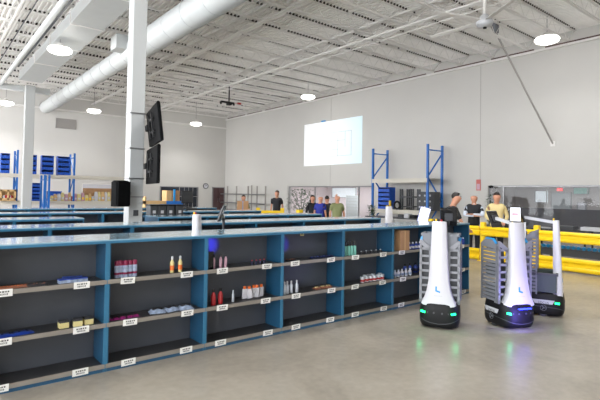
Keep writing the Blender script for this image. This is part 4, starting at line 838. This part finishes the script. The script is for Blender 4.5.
# ================================================================== PEOPLE
def skinobj(name, verts, edges, rad, m, parent, sub=2, roots=(0,)):
    me = bpy.data.meshes.new(name); me.from_pydata(verts, edges, []); me.materials.append(M[m]); o = bpy.data.objects.new(name, me); COL.objects.link(o); o.parent = parent
    sk = o.modifiers.new('skin', 'SKIN'); sk.use_smooth_shade = True
    for i, rr in enumerate(rad):
        d = me.skin_vertices[0].data[i]; d.radius = rr if isinstance(rr, tuple) else (rr, rr); d.use_root = i in roots
    sb = o.modifiers.new('subdivision', 'SUBSURF'); sb.levels = sub; sb.render_levels = sub
    return o
def person(loc, face, label, h=1.76, shirt='shirtblack', pants='jeans', sleeve='short', sleeve_m=None, hair='hair', bald=False, long_hair=False, lh=None, le=None, rh=None, re=None, lean=0.0, head=(0, 0), belly=0, female=False, vest=None):
    r = empty('person', loc, face, label, 'person'); s = h/1.76
    lx = lambda z: lean*max(0, z-.95)                # forward lean
    P = lambda x, y, z: ((x+lx(z))*s, y*s, z*s)
    sw = .17 if female else .195
    V, E, R = [], [], []
    def v(p, rr): V.append(p); R.append(rr*s if not isinstance(rr, tuple) else (rr[0]*s, rr[1]*s)); return len(V)-1
    def e(*ids):
        for a, b in zip(ids, ids[1:]): E.append((a, b))
    pel = v(P(0, 0, .96), .085); wa = v(P(0.01, 0, 1.1), .08); ch = v(P(0, 0, 1.3), .1); st = v(P(0, 0, 1.42), .07); nk = v(P(.0, 0, 1.5), .052); 
    hx, hy = head
    h0 = v(P(.035+hx*.3, hy*.3, 1.585), (.1, .085)); h1 = v(P(.025+hx*.6, hy*.6, 1.65), (.118, .108)); h2 = v(P(.012+hx, hy, 1.715), (.1, .092)); nose = None
    e(pel, wa, ch, st, nk, h0, h1, h2)
    arms = {}
    for sd, el, ha in ((1, le, lh), (-1, re, rh)):
        sh = v(P(0, sd*(sw-.02), 1.4), .036); e(st, sh)
        el = el or (-.02, .24*sd, 1.13); ha = ha or (.05, .25*sd, .88)
        E0 = Vector(P(*el)); H0 = Vector(P(*ha)); eb = v(tuple(E0), .041); fo = v(tuple(E0.lerp(H0, .45)), .037); wr = v(tuple(H0), .026); e(sh, eb, fo, wr)
        d = (H0-E0).normalized(); side = d.cross(Vector((0, 0, 1)) if abs(d.z) < .9 else Vector((1, 0, 0))).normalized(); bend = side.cross(d).normalized()
        pm = v(tuple(H0+d*.05*s), (.034, .02)); e(wr, pm); kn = v(tuple(H0+d*.09*s), (.036, .016)); e(pm, kn)
        for k, L in ((-1.5, .06), (-.5, .075), (.5, .07), (1.5, .055)):
            a = v(tuple(H0+d*(.12)*s+side*k*.02*s), .009); b = v(tuple(H0+d*(.12+L*.6)*s+side*k*.021*s-bend*.02*s), .007); e(kn, a, b)
        ta = v(tuple(H0+d*.07*s+side*.045*s), .011); tb_ = v(tuple(H0+d*.11*s+side*.055*s-bend*.01*s), .009); e(pm, ta, tb_)
        arms[sd] = (V[sh], tuple(E0), tuple(H0))
    legs = {}
    for sd in (1, -1):
        hp = v(P(0, sd*.09, .88), .07); kn = v((.01*s, sd*.1*s, .5*s), .058); an = v((0, sd*.1*s, .1*s), .04); hl = v((-.02*s, sd*.1*s, .045*s), .036); to = v((.15*s, sd*.11*s, .03*s), (.034, .024)); e(pel, hp, kn, an, hl, to); legs[sd] = (V[hp], V[kn], V[an])
    skinobj('body', V, E, R, 'skin', r)
    # face: nose, eyes, mouth, ears
    hc = Vector(P(.03+hx*.7, hy*.7, 1.66))
    nx = hc+Vector((.085, 0, -.01))*s
    MB().add([nx+Vector((-.015, -.012, .025))*s, nx+Vector((-.015, .012, .025))*s, nx+Vector((.022, -.012, -.015))*s, nx+Vector((.022, .012, -.015))*s, nx+Vector((-.01, 0, -.03))*s, nx+Vector((-.008, 0, .035))*s], [(0, 1, 3, 2), (2, 3, 4), (5, 1, 0), (0, 2, 4), (1, 4, 3)], 0, True).build('nose', 'skin', r)
    for sd in (-1, 1):
        MB().lathe([(.002, -.009), (.008, -.005), (.01, 0), (.008, .005), (.002, .009)], tuple(hc+Vector((.076, sd*.03, .022))*s), n=8).build('eye', 'hair', r)
        MB().lathe([(.004, -.03), (.012, -.02), (.014, .01), (.006, .03)], tuple(hc+Vector((0, sd*.082, 0))*s), n=8).build('ear', 'skin', r)
    MB().box(hc.x+.076*s, hc.x+.086*s, hc.y-.022*s, hc.y+.022*s, hc.z-.05*s, hc.z-.042*s).build('mouth', 'brown', r)
    # clothes
    V2, E2, R2 = [], [], []
    def v(p, rr): V2.append(p); R2.append(rr*s if not isinstance(rr, tuple) else (rr[0]*s, rr[1]*s)); return len(V2)-1
    am = v(P(0, 0, .84), (.175, .15+belly*.6)); a0 = v(P(0.005, 0, .93), (.18, .155+belly*.8)); a1 = v(P(.012, 0, 1.09), (.17+belly*.5, .145+belly)); a2 = v(P(0, 0, 1.27), (.185, .15+belly*.4)); a3 = v(P(0, 0, 1.4), (.15, .115)); a4 = v(P(.005, 0, 1.49), .08)
    E2 += [(am, a0), (a0, a1), (a1, a2), (a2, a3), (a3, a4)]
    for sd in (1, -1):
        sh, el, ha = arms[sd]; b0 = v(sh, .078); E2.append((a3, b0)); S_, E_, H_ = Vector(sh), Vector(el), Vector(ha)
        if sleeve == 'short': b1 = v(tuple(S_.lerp(E_, .75)), .06); E2.append((b0, b1))
        elif sleeve == 'long' and not sleeve_m: b1 = v(el, .055); b2 = v(tuple(E_.lerp(H_, .92)), .04); E2 += [(b0, b1), (b1, b2)]
    skinobj('shirt' if not vest else 'vest', V2, E2, R2, shirt if not vest else vest, r)
    if sleeve_m:
        for sd in (1, -1):
            sh, el, ha = arms[sd]; S_, E_, H_ = Vector(sh), Vector(el), Vector(ha)
            skinobj('sleeve', [tuple(S_+Vector((0, 0, .01))), tuple(S_.lerp(E_, .5)), el, tuple(E_.lerp(H_, .92))], [(0, 1), (1, 2), (2, 3)], [.076*s, .062*s, .055*s, .04*s], sleeve_m, r)
        MB().lathe([(.06*s, 0), (.064*s, .03*s), (.056*s, .05*s)], P(.01, 0, 1.47), n=14).build('collar', sleeve_m, r)
    V3, E3, R3 = [P(0, 0, .98), P(0, 0, .84)], [(0, 1)], [(.14*s, .12*s), (.15*s, .13*s)]
    for sd in (1, -1):
        hp, kn, an = legs[sd]; i = len(V3); hp = (hp[0]*.3, hp[1]*1.05, .70*s); V3 += [hp, kn, (an[0], an[1], .09*s)]; R3 += [.1*s, .078*s, .065*s]; E3 += [(1, i), (i, i+1), (i+1, i+2)]
        MB().bev(-.08*s, .2*s, sd*.105*s-.05*s, sd*.105*s+.05*s, 0, .09*s, .02).build('shoe', 'shoe', r)
    skinobj('trousers', V3, E3, R3, pants, r)
    if not bald:
        hp = Vector(P(-.008+hx*.9, hy*.9, 1.695)); m = MB(); vs = []; N = 14; K = 7
        for k in range(K+1):
            th = PI*.68*k/K
            for i in range(N):
                a = 2*PI*i/N; dr = math.cos(a); t2 = th*(.52 if dr > .35 else 1.0)
                vs.append((hp.x+.1*s*math.sin(t2)*math.cos(a), hp.y+.086*s*math.sin(t2)*math.sin(a), hp.z+.092*s*math.cos(t2)))
        m.add(vs, [(k*N+i, (k+1)*N+i, (k+1)*N+(i+1) % N, k*N+(i+1) % N) for k in range(K) for i in range(N)], 0, True)
        if long_hair: m.lathe([(.05*s, -.3*s), (.085*s, -.24*s), (.09*s, -.05*s), (.07*s, .03*s)], (hp.x-.045*s, hp.y, hp.z), n=12)
        m.build('hair', hair, r)
    return r
def at(px, Z, back=0): q = dz(px, 200, Z); return (q.x, q.y, 0)
def fc(l, off=0): return math.atan2(-l[1], -l[0])+math.radians(off)
l = at(277, 19.6); person(l, fc(l, -15), 'man in a black polo standing alone before the corner wall', 1.76)
l = at(243.5, 17.5); person(l, fc(l, 0), 'person half hidden behind a brown box held near the back stand', 1.56, shirt='olive', lh=(.3, .12, 1.15), rh=(.3, -.12, 1.15), le=(.05, .25, 1.1), re=(.05, -.25, 1.1))
q = Vector(l); d = Vector((math.cos(fc(l)), math.sin(fc(l)), 0)); r = empty('cardboard_box', tuple(q+d*.55+Vector((0, 0, 1.0))), fc(l), 'brown cardboard box in the arms of the half hidden person', 'box'); MB().box(-.15, .15, -.22, .18, .03, .36).build('carton_body', 'card', r); MB().box(-.151, .151, -.03, -.01, .03, .361).build('tape', 'logo', r)
l = at(312.5, 17.0); person(l, fc(l, 20), 'dark-haired woman in a dark top facing the bald man in blue', 1.6, long_hair=True, female=True, sleeve='long', lh=(.25, .1, 1.15), le=(.03, .22, 1.1))
l = at(320.3, 16.2); person(l, fc(l, 150), 'bald man in a blue shirt seen from behind beside the woman', 1.6, shirt='bluesh', bald=True, belly=.02)
l = at(327, 17.0); person(l, fc(l, 170), 'dark-haired person raising an arm behind the bald man in blue', 1.58, shirt='shirtblack', rh=(.2, -.35, 1.7), re=(.05, -.35, 1.35))
l = at(337.2, 15.2); person(l, fc(l, 10), 'bald heavy man in an olive green shirt', 1.64, shirt='olive', bald=True, belly=.04)
l = at(448, 10.2); person(l, fc(l, 108), 'dark-haired man in a black shirt leaning over the row end', 1.72, lean=.2, lh=(.4, .12, .98), le=(.2, .26, 1.1), rh=(.4, -.12, .98), re=(.2, -.26, 1.1), head=(.04, 0))
l = at(474, 13.4); person(l, fc(l, 0), 'bald man in a black vest standing with folded arms', 1.72, bald=True, vest='shirtblack', sleeve_m='palesh', le=(.1, .26, 1.15), lh=(.24, -.06, 1.18), re=(.1, -.26, 1.15), rh=(.26, .04, 1.14))
l = at(496.5, 12.6); person(l, fc(l, 12), 'dark-haired man in a tan shirt looking down behind the rail', 1.76, shirt='tan', sleeve='long', le=(.02, .27, 1.13), lh=(.25, .15, 1.0), re=(.02, -.27, 1.13), rh=(.25, -.15, 1.0), head=(.035, 0))
